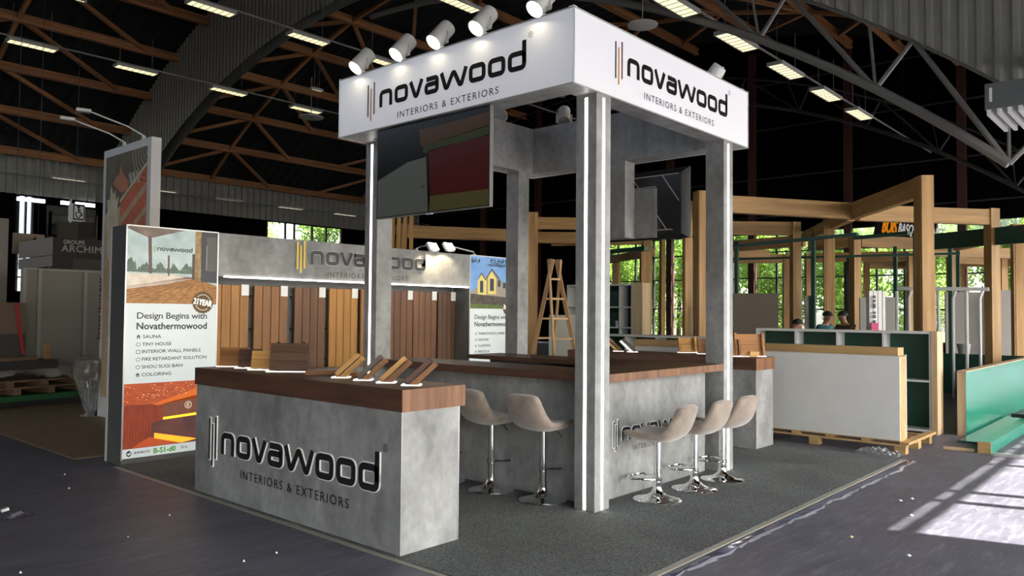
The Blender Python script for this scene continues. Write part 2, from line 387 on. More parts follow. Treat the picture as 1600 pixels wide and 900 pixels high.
# ------------------------------------------------------------------ text and logo
class Plane:
    def __init__(s, o, u, v, n): s.o, s.u, s.v, s.n = V(o), V(u), V(v), V(n)
    def p(s, a, b, c=0): return s.o + s.u*a + s.v*b + s.n*c
FT = {}
def text_geo(txt, spacing=1.0):
    k = (txt, spacing)
    if k in FT: return FT[k]
    cu = bpy.data.curves.new('t', 'FONT'); cu.body = txt; cu.space_character = spacing; cu.resolution_u = 3
    o = bpy.data.objects.new('t', cu); COL.objects.link(o)
    dg = bpy.context.evaluated_depsgraph_get(); dg.update(); me = bpy.data.meshes.new_from_object(o.evaluated_get(dg))
    vs = [v.co.copy() for v in me.vertices]; fs = [tuple(p.vertices) for p in me.polygons]
    bpy.data.objects.remove(o); bpy.data.curves.remove(cu); bpy.data.meshes.remove(me)
    x0 = min(v.x for v in vs); x1 = max(v.x for v in vs); y0 = min(v.y for v in vs); y1 = max(v.y for v in vs)
    FT[k] = (vs, fs, x0, x1, y0, y1); return FT[k]
def write(txt, pl, a, b, w, h, m, parent, name='lettering', lift=.003, spacing=1.0, bold=0, rot=0):
    vs, fs, x0, x1, y0, y1 = text_geo(txt, spacing); mb = MB()
    sx = w/(x1-x0); sy = h/(y1-y0); offs = [(0,0)] if not bold else [(-bold,0),(bold,0),(0,bold),(0,-bold)]
    for i, (ox, oy) in enumerate(offs):
        pts = []
        for v in vs:
            q = V(((v.x-x0)*sx+ox, (v.y-y0)*sy+oy)); 
            if rot: c = V((w/2, h/2)); q = Matrix.Rotation(rot, 2) @ (q-c) + c
            pts.append(pl.p(a+q.x, b+q.y, lift+i*.0002))
        mb.add(pts, fs)
    return mb.build(name, m, parent)
def arc_path(pts, r, closed=False):
    out = []; n = len(pts)
    for i, p in enumerate(pts):
        if not closed and i in (0, n-1): out.append(V(p)); continue
        p = V(p); a = V(pts[i-1]) - p; b = V(pts[(i+1) % n]) - p; rr = min(r, a.length*.5, b.length*.5)
        a.normalize(); b.normalize()
        for t in (0,.25,.5,.75,1): out.append((p+a*rr)*(1-t)**2 + p*2*t*(1-t) + (p+b*rr)*t*t)
    return out
def stroke(path, w, closed=False):
    L = []; R = []; n = len(path)
    for i in range(n):
        d1 = (path[i]-path[i-1]) if (i or closed) else (path[1]-path[0]); d2 = (path[(i+1) % n]-path[i]) if (i < n-1 or closed) else d1
        if d1.length < 1e-9: d1 = d2
        if d2.length < 1e-9: d2 = d1
        d1 = d1.normalized(); d2 = d2.normalized(); n1 = V((-d1.y, d1.x)); n2 = V((-d2.y, d2.x)); nn = (n1+n2)
        if nn.length < 1e-6: nn = n1
        nn.normalize(); k = min(1/max(nn.dot(n1), .5), 1.6)
        L.append(path[i]+nn*w/2*k); R.append(path[i]-nn*w/2*k)
    return L, R
h_ = .0105; XH = .080
def letters():
    def boxo(x0, x1): return (arc_path([V((x0+h_,h_)),V((x1-h_,h_)),V((x1-h_,XH-h_)),V((x0+h_,XH-h_))], .018, True), True)
    res = []
    res.append([(arc_path([V((.090+h_,0)),V((.090+h_,XH-h_)),V((.183-h_,XH-h_)),V((.183-h_,0))], .02), False)])
    res.append([boxo(.200,.293)])
    v = lambda x0,x1: (arc_path([V((x0+h_,XH)),V(((x0+x1)/2-.006,h_)),V(((x0+x1)/2+.006,h_)),V((x1-h_,XH))], .006), False)
    res.append([v(.300,.398)])
    x0, x1 = .405, .497
    res.append([(arc_path([V((x0+.012,XH-h_)),V((x1-h_,XH-h_)),V((x1-h_,h_)),V((x0+h_,h_)),V((x0+h_,.0445)),V((x1-h_,.0445))], .015), False)])
    res.append([(arc_path([V((.503+h_,XH)),V((.5405,h_)),V((.5515,h_)),V((.5845,XH-.012)),V((.5945,XH-.012)),V((.6275,h_)),V((.6385,h_)),V((.676-h_,XH))], .006), False)])
    res.append([boxo(.683,.779)]); res.append([boxo(.793,.889)])
    res.append([boxo(.903,1.0), ([V((1.0-h_,.03)),V((1.0-h_,.118))], False)])
    return res
LET = letters()
BARS = [(.004,-.030,.122),(.026,-.052,.102),(.050,-.024,.130)]
def logo(pl, a, b, width, depth, parent, mface, bars=None, edge=None, tagline=True, tm=None, reg=True, sw=.021, tag_name='tagline'):
    """logo with its baseline starting at (a,b) on plane pl, total width given"""
    def put(shapes, w, d0, d1, m, name):
        mb = MB()
        for path, closed in shapes:
            L, R = stroke(path, w, closed); n = len(L)
            for i in range(n if closed else n-1):
                j = (i+1) % n
                q = [L[i],L[j],R[j],R[i]]
                pts = [pl.p(a+k.x*width, b+k.y*width, d0) for k in q] + [pl.p(a+k.x*width, b+k.y*width, d1) for k in q]
                fs = [(4,5,6,7),(0,1,5,4),(2,3,7,6)]
                if not closed and i == 0: fs.append((3,0,4,7))
                if not closed and i == n-2: fs.append((1,2,6,5))
                mb.add(pts, fs)
        return mb.build(name, m, parent)
    for sh in LET:
        if edge: put(sh, sw+.0055, .0005, depth*.8, edge, 'letter_edge')
        put(sh, sw, .001, depth, mface, 'letter')
    for i, (x, y0, y1) in enumerate(BARS):
        sh = [([V((x,y0)),V((x,y1))], False)]
        if edge: put([([V((x,y0-.004)),V((x,y1+.004))], False)], .012, .0005, depth*.8, edge, 'bar_edge')
        put(sh, .0085, .001, depth, (bars[i] if bars else mface), 'logo_bar')
    if tagline: write('INTERIORS & EXTERIORS', pl, a+.222*width, b-.071*width, .631*width, .030*width, tm or mface, parent, tag_name, .002, 1.25)
    if reg:
        mb = MB(); c = V((1.022, .132)); r = .011
        ring = [c+V((math.cos(t), math.sin(t)))*r for t in [2*math.pi*k/20 for k in range(20)]]
        L, R = stroke(ring, .0018, True)
        for i in range(20):
            j = (i+1) % 20; mb.add([pl.p(a+k.x*width, b+k.y*width, .002) for k in (L[i],L[j],R[j],R[i])], [(0,1,2,3)])
        mb.build('registered_ring', tm or mface, parent)
        write('R', pl, a+1.018*width, b+.126*width, .008*width, .012*width, tm or mface, parent, 'registered_letter', .002)

# ------------------------------------------------------------------ carpet
ca = thing('carpet', 'charcoal grey exhibition carpet under the whole stand', 'carpet', (0, 0, 0))
B(-1.80, 4.26, -1.10, 4.622, .001, .012).build('pile', carpet_m, ca)
MB().box(-1.86, 4.30, -1.14, -1.10, .0005, .006).build('edge_tape', mat('beige_tape', (.3,.28,.23,1), .5), ca)
MB().box(-1.84, -1.80, -1.10, 4.62, .0005, .005).build('edge_tape', mat('beige_tape', (.3,.28,.23,1), .5), ca)
MB().box(4.26, 4.285, -1.10, .4, .0005, .005).build('edge_tape', black_pl, ca)
mb = MB(); pts = []
for i in range(41):
    x = -2.4+i*6.7/40; pts.append((x, -1.155-.02*random.random(), -1.20-.05*random.random()))
for i in range(40):
    a, b = pts[i], pts[i+1]; mb.add([(a[0],a[1],.002),(b[0],b[1],.002),(b[0],b[2],.004+.008*random.random()),(a[0],a[2],.004)], [(0,1,2,3)])
tag(mb.build('protective_film', mat('blue_film', (.02,.022,.10,1), .15), None), 'crinkled dark blue film strip along the right edge of the carpet', 'film')
mb = MB()
for i in range(40):
    a, b = pts[i], pts[i+1]; k = .03+.03*math.sin(i*1.3)
    mb.add([(a[0],a[2]-.002,.005),(b[0],b[2]-.002,.005),(b[0],b[2]-k,.003),(a[0],a[2]-.03,.003)], [(0,1,2,3)])
tag(mb.build('clear_film', mat('clear_film_m', (.35,.37,.45,1), .2), None), 'pale crumpled film edge lying on floor beside the dark blue strip', 'film')

# ------------------------------------------------------------------ left display counter
CH = 1.08
lc = thing('display_counter', 'long concrete-look counter with thick walnut top and big raised logo, foreground left', 'counter', (-1.51, 1.65, 0))
B(-1.77, -1.25, .267, 3.03, 0, CH-.145).build('body', concrete, lc)
B(-1.773, -1.20, .262, 3.065, CH-.145, CH-.003).build('worktop_core', walnut, lc)
nb = 5
for k in range(nb):
    x0 = -1.773+k*.573/nb; B(x0+.001, x0+.573/nb-.001, .262, 3.065, CH-.003, CH).build('worktop_board', walnut, lc)
B(-1.775, -1.20, .258, .262, CH-.146, CH-.001).build('end_veneer', walnut_end, lc)
B(-1.256, -1.247, .264, .268, 0, CH-.146).build('corner_profile', alu, lc)
B(-1.772, -1.768, .264, .268, 0, CH-.146).build('corner_profile', alu, lc)
PLL = Plane((-1.772, 2.764, 0), (0,-1,0), (0,0,1), (-1,0,0))
logo(PLL, 0, .385, 2.292, .014, lc, black_letter, edge=white_edge)

# ------------------------------------------------------------------ island: columns
def column(x0, y0, faces, label):
    r = thing('column', label, 'column', (x0+.1, y0+.1, 0))
    B(x0, x0+.2, y0, y0+.2, 0, 3.37).build('shaft', concrete, r)
    for f in faces:
        if f == 'x-': B(x0-.004, x0+.002, y0+.088, y0+.112, .02, 3.34).build('led_strip', led, r); B(x0-.001, x0+.002, y0+.08, y0+.12, 0, 3.35).build('led_channel', alu, r)
        if f == 'y-': B(x0+.088, x0+.112, y0-.004, y0+.002, .02, 3.34).build('led_strip', led, r); B(x0+.08, x0+.12, y0-.001, y0+.002, 0, 3.35).build('led_channel', alu, r)
        if f == 'y+': B(x0+.088, x0+.112, y0+.198, y0+.204, .02, 3.34).build('led_strip', led, r)
        if f == 'x+': B(x0+.198, x0+.204, y0+.088, y0+.112, .02, 3.34).build('led_strip', led, r)
column(0, 0, ('x-','y-'), 'nearest canopy column, concrete-look with two glowing light lines')
column(0, 2.768, ('x-','y+'), 'canopy column behind the left counter with one light line')
column(2.222, 0, ('y-','x+'), 'canopy column at the right end of the bar behind the beige stools')
column(2.222, 2.768, ('x+','y+'), 'rear canopy column without visible light line, beside the second poster')

# ------------------------------------------------------------------ canopy
FX0, FX1, FY0, FY1, FZ0, FZ1 = -.33, 2.75, -.015, 2.99, 3.37, 3.965
cn = thing('canopy_header', 'square illuminated canopy header with logo on two white faces above the bar', 'canopy', (1.21, 1.49, FZ0))
B(FX0, FX0+.012, FY0, FY1, FZ0, FZ1).build('light_panel', white_panel, cn)
B(FX0+.012, FX1, FY0, FY0+.012, FZ0, FZ1).build('light_panel', white_panel, cn)
B(FX1-.012, FX1, FY0+.012, FY1, FZ0, FZ1).build('light_panel', white_panel, cn)
B(FX0+.012, FX1-.012, FY1-.012, FY1, FZ0, FZ1).build('light_panel', white_panel, cn)
B(FX0+.012, -.08, FY0+.012, FY1-.012, FZ0, FZ1-.02).build('beam_box', concrete, cn)
B(2.5, FX1-.012, FY0+.012, FY1-.012, FZ0, FZ1-.02).build('beam_box', concrete, cn)
B(-.08, 2.5, FY0+.012, .2, FZ0, FZ1-.02).build('beam_box', concrete, cn)
B(-.08, 2.5, 2.77, FY1-.012, FZ0, FZ1-.02).build('beam_box', concrete, cn)
for (x, y) in ((FX0, FY0), (FX1, FY0), (FX0, FY1), (FX1, FY1)):
    B(x-.006, x+.006, y-.006, y+.006, FZ0-.004, FZ1+.012).build('corner_trim', alu, cn)
for (a, b) in (((FX0,FY0),(FX0,FY1)), ((FX0,FY0),(FX1,FY0)), ((FX1,FY0),(FX1,FY1)), ((FX0,FY1),(FX1,FY1))):
    for z in (FZ0, FZ1): MB().bar((a[0],a[1],z), (b[0],b[1],z), .012, .010).build('edge_trim', fixture, cn)
for (x, y) in ((FX0+.05, FY0+.04), (FX1-.06, FY0+.04)): B(x, x+.05, y, y+.05, FZ1, FZ1+.04).build('corner_clip', white_paint, cn)
bars3 = [mat('bar_dark', (.03,.02,.03,1), .5), mat('bar_ochre', (.55,.25,.03,1), .5), mat('bar_brown', (.13,.03,.02,1), .5)]
logo(Plane((FX0, 2.53, 0), (0,-1,0), (0,0,1), (-1,0,0)), 0, 3.573, 2.064, .003, cn, print_black, bars=bars3)
logo(Plane((.238, FY0, 0), (1,0,0), (0,0,1), (0,-1,0)), 0, 3.600, 2.03, .003, cn, print_black, bars=bars3)

# spotlights
def spotlight(base, aim, label, on=True, cat='spotlight', grp=None, energy=5):
    base = V(base); aim = V(aim); r = thing('spotlight', label, cat, base, grp)
    c = base + V((0,0,.14)); d = (aim - c).normalized()
    side = d.cross(V((0,0,1))).normalized()
    MB().lathe(base, [(.03,0),(.03,.02),(.012,.025),(.012,.05)], 16).build('clamp', white_paint, r, True)
    bk = [base+V((0,0,.04))+side*.0, base+V((0,0,.045))+side*.085, c+side*.085, ]
    mbk = MB(); mbk.bar(bk[0]-side*.085, bk[0]+side*.085, .03, .006)
    for s in (-1, 1): mbk.bar(bk[0]+side*.085*s, c+side*.085*s, .006, .035, up=tuple(side))
    mbk.build('bracket', white_paint, r)
    a = c - d*.10; b = c + d*.12
    R = d.to_track_quat('Z', 'Y').to_matrix().to_4x4()
    h = MB().lathe((0,0,0), [(.06,-.005),(.073,0),(.076,.02),(.076,.225),(.079,.23),(.079,.24),(.071,.24),(.066,.225)], 28)
    hs_ = h.xf(Matrix.Translation(a) @ R).build('housing', white_paint, r, True)
    g = MB().lathe((0,0,0), [(.068,0),(.068,.004)], 28); g.xf(Matrix.Translation(a + d*.232) @ R).build('lens', glow_hot if on else alu, hs_)
    cb = [a+side*.03, a+side*.09+V((0,0,.02)), a+side*.10-V((0,0,.06)), base+V((0,0,.03))]
    MB().tube(arc_path([V(q) for q in cb], .05), .004, 6).build('cable', white_paint, r, True)
    if on: spot_light(V((base.x-.045, base.y+.03, base.z+.045)), V((base.x-.035, base.y+.05, base.z-1)), energy, 66, color=(1,.70,.36), blend=.8, parent=r)
    return r
names = ['spotlight at far left end of the canopy top edge', 'second spotlight from the left on the canopy top edge', 'middle spotlight of the five on the canopy top edge', 'fourth spotlight from the left on the canopy top edge', 'spotlight nearest the canopy corner, cut by the frame top']
for y, nme in zip((2.62, 2.00, 1.48, .95, .30), names):
    spotlight((FX0+.01, y, FZ1), (FX0-.34, y+.06, FZ1-.26), nme, grp=None)
spotlight((1.95, 2.86, FZ1-.02), (1.2, 1.6, 2.6), 'unlit spotlight on the rear canopy beam seen through the left opening', on=False)
spotlight((2.6, 2.35, FZ1-.02), (1.5, 1.6, 2.6), 'unlit spotlight on the right canopy beam seen beside the near column', on=False)
spotlight((2.3, .15, FZ1-.02), (2.3, 1.2, 3.0), 'unlit spotlight peeking over the right canopy face near its end', on=False)

# ------------------------------------------------------------------ televisions under the canopy
def pr_poly(pl, pts, lift, m, parent, name):
    mb = MB(); mb.add([pl.p(a, b, lift) for a, b in pts], [tuple(range(len(pts)))]); return mb.build(name, m, parent)
def em(name, r, g, b, e=.5, rough=.4): return mat(name, srgb(r, g, b), rough, emit=e, ecol=srgb(r, g, b))
a = at(590, 205, x=-.30); b = at(765, 322, x=-.30); ty1, ty0, tz0 = a.y+.0, b.y, b.z; tz1 = tz0+.87
tv = thing('television', 'large television hanging under the left canopy beam showing a grey and red picture', 'television', (-.29, (ty0+ty1)/2, tz0))
B(-.30, -.265, ty0, ty1, tz0, tz1).build('casing', black_pl, tv)
for (y0,y1,z0,z1) in ((ty0-.002,ty0+.004,tz0,tz1),(ty1-.004,ty1+.002,tz0,tz1),(ty0,ty1,tz0-.002,tz0+.004)): B(-.304,-.262,y0,y1,z0,z1).build('bezel', steel, tv)
B(-.305, -.29, (ty0+ty1)/2-.04, (ty0+ty1)/2+.04, tz0-.012, tz0).build('badge_tab', alu, tv)
TW, TH = ty1-ty0, tz1-tz0
pt = Plane((-.301, ty1, tz0), (0,-1,0), (0,0,1), (-1,0,0))
scr = lambda n, r, g, b: mat(n, srgb(r, g, b), .22, spec=.12, emit=.10, ecol=srgb(r, g, b))
pr_poly(pt, [(.01,.012),(TW-.01,.012),(TW-.01,TH-.01),(.01,TH-.01)], .000, scr('screen_black', 12,11,12), tv, 'screen')
pr_poly(pt, [(.015,.015),(.49*TW,.015),(.47*TW,.60*TH),(.30*TW,.58*TH),(.015,.43*TH)], .0006, scr('screen_paving', 80,84,80), tv, 'picture_paving')
pr_poly(pt, [(.51*TW,.18*TH),(TW-.012,.17*TH),(TW-.012,.70*TH),(.49*TW,.66*TH)], .0006, scr('screen_red', 62,20,18), tv, 'picture_deck')
pr_poly(pt, [(.50*TW,.015),(TW-.012,.015),(TW-.012,.17*TH),(.51*TW,.18*TH)], .0006, scr('screen_olive', 70,66,38), tv, 'picture_grass')
pr_poly(pt, [(.42*TW,.72*TH),(TW-.012,.80*TH),(TW-.012,.93*TH),(.40*TW,.90*TH)], .0006, scr('screen_tan', 62,42,22), tv, 'picture_fence')
pr_poly(pt, [(.44*TW,.64*TH),(TW-.012,.71*TH),(TW-.012,.79*TH),(.44*TW,.72*TH)], .0006, scr('screen_lawn', 45,50,24), tv, 'picture_lawn')
for (q, s) in (((.455*TW,.29*TH),1),((.56*TW,.295*TH),-1)):
    qa = V(q); mb = MB()
    for (d1, d2) in (((-.06*s,0),(0,0)),((-.02*s,.022),(0,0)),((-.02*s,-.022),(0,0))):
        L, R = stroke([qa+V(d1), qa+V(d2)], .004); mb.add([pt.p(k.x, k.y, .0012) for k in (L[0],L[1],R[1],R[0])], [(0,1,2,3)])
    mb.build('arrow_mark', print_black, tv)
mb = MB()
for i in range(14):
    t = i/13; L, R = stroke([V((.03*TW+t*.44*TW, .02)), V((.20*TW+t*.26*TW, (.48+.1*t)*TH))], .0022); mb.add([pt.p(k.x, k.y, .0010) for k in (L[0],L[1],R[1],R[0])], [(0,1,2,3)])
for i in range(10):
    t = (i/10)**1.3; L, R = stroke([V((.03*TW, .04+t*.36*TH)), V((.48*TW, .03+t*.5*TH))], .002); mb.add([pt.p(k.x, k.y, .0010) for k in (L[0],L[1],R[1],R[0])], [(0,1,2,3)])
mb.build('picture_joints', scr('screen_joint', 58,62,58), tv)
pn = thing('mounting_board', 'concrete-look board behind the left television', 'board', (-.17, 1.9, 2.55))
B(-.262, -.10, 1.55, 2.2, 2.62, FZ0).build('board', concrete, pn)
# right side: mount leg, small board, television seen from behind
pn = thing('mounting_board', 'concrete-look hanging leg with small board under the right canopy beam', 'board', (2.6, 1.6, 2.475))
B(2.5, 2.70, 1.372, 1.85, 2.475, FZ0).build('leg', concrete, pn)
B(2.70, 2.722, 1.085, 1.45, 2.475, 3.05).build('board', concrete, pn)
B(2.698, 2.723, 1.078, 1.085, 2.475, 3.05).build('edge_trim', alu, pn)
tr = thing('television', 'black television seen from behind under the right canopy beam', 'television', (2.77, 1.45, 2.47))
y0, y1, z0, z1 = .705, 2.2, 2.46, 3.27
B(2.80, 2.83, y0, y1, z0, z1).build('screen_panel', black_pl, tr)
mb = MB(); mb.add([(2.80,y0,z0),(2.80,y1,z0),(2.80,y1,z1),(2.80,y0,z1),(2.735,y0+.07,z0+.05),(2.735,y1-.07,z0+.05),(2.735,y1-.07,z1-.07),(2.735,y0+.07,z1-.07)], [(4,5,6,7),(0,1,5,4),(1,2,6,5),(2,3,7,6),(3,0,4,7)])
mb.build('back_shell', mat('tv_back', (.02,.02,.022,1), .25), tr)
groove = mat('groove_highlight', (.45,.42,.40,1), .5)  # painted highlights: light caught by grooves in the back cover, put into colour
for (p, q) in (((2.73,1.42,z1-.08),(2.73,.95,z0+.09)), ((2.73,1.02,z1-.075),(2.73,.80,z0+.42)), ((2.73,y1-.1,z1-.078),(2.73,y0+.1,z1-.078)), ((2.73,1.6,3.06),(2.73,1.10,3.07)), ((2.73,y1-.1,z0+.10),(2.73,.92,z0+.10)), ((2.73,.92,z0+.10),(2.76,.78,z0+.07))):
    MB().bar(p, q, .006, .009).build('lit_groove', groove, tr)

# ------------------------------------------------------------------ bar
bl = thing('bar_counter', 'dark walnut-topped bar side behind the two left stools', 'counter', (.3, 1.5, 0))
B(.20, .55, .20, 2.76, 0, 1.025).build('body', concrete, bl)
for k in range(4):
    x0 = .085+k*.14; B(x0+.001, x0+.139, .201, 2.766, 1.025, 1.095).build('worktop_board', walnut, bl)
br = thing('bar_counter', 'walnut-topped bar with raised logo behind the three right stools', 'counter', (1.2, .3, 0))
B(.21, 2.15, .17, .199, 0, 1.025).build('body', concrete, br); B(.56, 2.15, .20, .52, 0, 1.025).build('inner_body', concrete, br)
B(.2005, 2.209, .0, .199, 1.027, 1.0935).build('worktop_board', walnut_x, br)
for k in range(3): B(.648, 2.209, .201+k*.16, .359+k*.16, 1.027, 1.0935).build('worktop_board', walnut_x, br)
B(.2005, 2.209, -.004, 0, 1.026, 1.094).build('front_veneer', walnut_end, br)
logo(Plane((.497, .17, 0), (1,0,0), (0,0,1), (0,-1,0)), 0, .487, 1.447, .012, br, black_letter, edge=white_edge)
bc = thing('back_counter', 'dark low cabinet with walnut top and two black knobs inside the bar', 'cabinet', (2.1, 2.1, 0))
cbx0, cbx1 = 1.62, 2.21
B(cbx0+.10, cbx1, 1.95, 2.76, 0, 1.04).build('body', concrete, bc)
B(cbx0+.14, cbx1, .56, 1.95, 0, .88).build('shelf_body', concrete, bc)
B(cbx1-.05, cbx1, .56, 1.95, .88, 1.04).build('back_panel', dark_side, bc)
dr_ = B(cbx0+.09, cbx0+.10, 1.96, 2.74, .05, 1.03).build('door', dark_side, bc)
for y in (2.53, 2.60): MB().tube([(cbx0+.092,y,.955),(cbx0+.06,y,.955)], [.008,.017], 12).build('knob', black_pl, dr_, True)
for k in range(4):
    x0 = cbx0+k*.148; B(x0+.001, x0+.147, .60, 2.765, 1.04, 1.085).build('worktop_board', walnut, bc)
B(cbx0+.001, cbx0+.60, 2.765, 3.05, 1.04, 1.085).build('worktop_end', walnut, bc)
cup = MB().lathe((cbx0+.2, 1.72, .88), [(.03,0),(.032,.03),(.022,.06),(.006,.09)], 16).build('hand_bell', white_paint, None, True); tag(cup, 'small white object on the open shelf under the inner walnut top', 'bell')

# right display counter
rc = thing('display_counter', 'right-hand concrete-look counter with thick walnut top and wood samples', 'counter', (3.97, 1.7, 0))
B(3.727, 4.21, .34, 3.10, .012, CH-.145).build('body', concrete, rc)
B(3.725, 4.245, .335, 3.13, CH-.145, CH-.003).build('worktop_core', walnut, rc)
for k in range(4):
    x0 = 3.725+k*.13; B(x0+.001, x0+.129, .335, 3.13, CH-.003, CH).build('worktop_board', walnut, rc)
B(3.724, 4.246, .331, .335, CH-.146, CH-.001).build('end_veneer', walnut_end, rc)
for x in (3.727, 4.208): B(x-.002, x+.004, .336, .342, .012, CH-.146).build('corner_profile', alu, rc)

# ------------------------------------------------------------------ stools
def make_stool(label, group):
    r = thing('bar_stool', label, 'stool', (0,0,0), group)
    MB().lathe((0,0,0), [(.205,0),(.205,.006),(.195,.012),(.14,.022),(.085,.04),(.05,.065),(.036,.10),(.034,.12)], 40).build('base', chrome, r, True)
    return r
def stool(x, y, ang, zs, label, group):
    r = make_stool(label, group)
    MB().lathe((0,0,0), [(.036,.03),(.034,zs-.36),(.041,zs-.355),(.041,zs-.33),(.031,zs-.325),(.031,zs+.02)], 20).build('gas_column', chrome, r, True)
    zr = zs-.34; loop = [V((.03,.12*s,zr)) for s in (0,)]
    pts = [(.0,.03,zr),(.10,.115,zr),(.19,.135,zr),(.24,.10,zr),(.25,0,zr),(.24,-.10,zr),(.19,-.135,zr),(.10,-.115,zr),(0,-.03,zr)]
    MB().tube(arc_path([V(p) for p in pts], .05), .010, 8).build('footrest', chrome, r, True)
    MB().tube([(.02,-.04,zs+.0),(.0,-.16,zs-.02),(-.01,-.20,zs-.05)], .004, 6).build('lever', black_pl, r, True)
    MB().lathe((0,0,0), [(.06,zs-.0),(.09,zs+.015),(.09,zs+.03)], 16).build('seat_plate', black_pl, r, True)
    # upholstered shell, seat runs forward along +x and the back rises at -x
    prof = [(.235,.035,.165),(.22,.055,.185),(.12,.052,.205),(0,.045,.21),(-.10,.045,.21),(-.17,.07,.205),(-.215,.13,.195),(-.245,.21,.175),(-.262,.28,.168),(-.268,.315,.15)]
    n = 8; top = []; bot = []
    for i, (px, pz, hw) in enumerate(prof):
        a = prof[max(i-1,0)]; b = prof[min(i+1,len(prof)-1)]; t = V((b[0]-a[0], 0, b[1]-a[1])).normalized(); nn = V((t.z, 0, -t.x)); nn = nn if (nn.z > 0 or nn.x > .3) else -nn
        th = .066 if i not in (0, len(prof)-1) else .056
        for k in range(n+1):
            u = -1+2*k/n; c = V((px, u*hw, pz+zs)); cup = .030*abs(u)**2.5*(1-.8*max(0,i-6)/3); c.z -= .020*abs(u)**3*max(0,i-7)/2
            q = c + nn*cup
            e = th*(1-.25*abs(u)**4)
            top.append(q + nn*.004); bot.append(q - nn*e)
    mb = MB(); N = len(prof); vs = top+bot; off = len(top); w = n+1; fs = []
    for i in range(N-1):
        for k in range(n):
            q = i*w+k; fs.append((q, q+1, q+w+1, q+w)); fs.append((off+q, off+q+w, off+q+w+1, off+q+1))
    for i in range(N-1):
        q = i*w; fs.append((q, q+w, off+q+w, off+q)); q = i*w+n; fs.append((q, off+q, off+q+w, q+w))
    for k in range(n):
        fs.append((k, off+k, off+k+1, k+1)); q = (N-1)*w+k; fs.append((q, q+1, off+q+1, off+q))
    mb.add(vs, fs); o = mb.build('seat', velvet, r, True)
    o.data.set_sharp_from_angle(angle=math.radians(180)) if hasattr(o.data, 'set_sharp_from_angle') else None
    md = o.modifiers.new('s', 'SUBSURF'); md.levels = 1; md.render_levels = 2
    r.location = (x, y, .012); r.rotation_euler = (0, 0, ang)
    return r
R90 = math.radians(90)
stool(.731, -.131, R90+.05, .515, 'beige velvet bar stool nearest the near column, in front of the right bar logo', 'stools in front of the right bar')
stool(1.325, -.159, R90-.02, .515, 'beige velvet bar stool between two others before the right bar', 'stools in front of the right bar')
stool(1.883, -.152, R90-.12, .515, 'beige velvet bar stool farthest right, in front of the right canopy column', 'stools in front of the right bar')
stool(.040, .560, .03, .605, 'beige velvet bar stool nearest the near column on its left side', 'stools in front of the left bar')
stool(.014, 1.134, -.03, .605, 'beige velvet bar stool between counter end and the stool by the near column', 'stools in front of the left bar')
stool(-.01, 1.72, 0, .605, 'beige velvet bar stool mostly hidden behind the left counter end', 'stools in front of the left bar')

# ------------------------------------------------------------------ wood samples on the counters
hon = wood('honey_board', (.42,.20,.045,1), (.66,.38,.13,1), .45, 'X', 12)
mid = wood('brown_board_wood', (.17,.062,.016,1), (.32,.145,.052,1), .45, 'X', 12)
drk = wood('dark_board', (.055,.024,.014,1), (.13,.065,.04,1), .5, 'X', 12, bump=.5)
ora = wood('orange_board', (.30,.12,.03,1), (.48,.23,.08,1), .45, 'X', 12)
gry = wood('greybrown_board', (.09,.065,.05,1), (.17,.125,.10,1), .5, 'X', 12)
def tray(r, w, d, t=.018):
    # U-shaped lit frame lying on the counter, local x = width
    MB().box(-w/2, w/2, -d/2, -d/2+t, 0, .008).build('lit_frame', led_dim, r)
    MB().box(-w/2, -w/2+t, -d/2+t, d/2, 0, .008).build('lit_frame', led_dim, r); MB().box(w/2-t, w/2, -d/2+t, d/2, 0, .008).build('lit_frame', led_dim, r)
def leaning_block(px, py, mats, label, lean=1, z=CH, ang=-48, L=.22, xs=None):
    p = at(px, py, z=z)
    if xs is not None: p = V((xs, at(px, py, x=xs).y, z))
    r = thing('wood_sample', label, 'sample', (0,0,0), 'wood samples in lit trays'); tray(r, .135, .10)
    for i, m_ in enumerate(mats):
        o = MB().box(0, L, -.045, .045, -.017, .017).build('sample_board', m_, r)
        a = math.radians(43 if lean > 0 else 137)
        dirv = V((math.cos(a), 0, math.sin(a))); nrm = V((-dirv.z, 0, dirv.x))
        if lean < 0: nrm = -nrm
        off = V((-.030*lean, 0, .026)) - nrm*(.036*i) + V((.012*i*lean, 0, 0)) 
        o.matrix_local = Matrix.Translation(off) @ Matrix((dirv, V((0,1,0)), dirv.cross(V((0,1,0))))).transposed().to_4x4()
    r.location = (p.x, p.y, z); r.rotation_euler = (0,0,math.radians(ang)); return r
leaning_block(533, 590, [hon, hon], 'honey-coloured board sample leaning in the leftmost of four small lit trays')
leaning_block(568, 594, [gry, mid], 'grey-brown board sample leaning in the second small lit tray')
leaning_block(604, 598, [hon, mid], 'ochre board sample leaning in the third small lit tray')
leaning_block(643, 602, [drk, mid], 'dark-faced board sample in the lit tray nearest the counter corner')
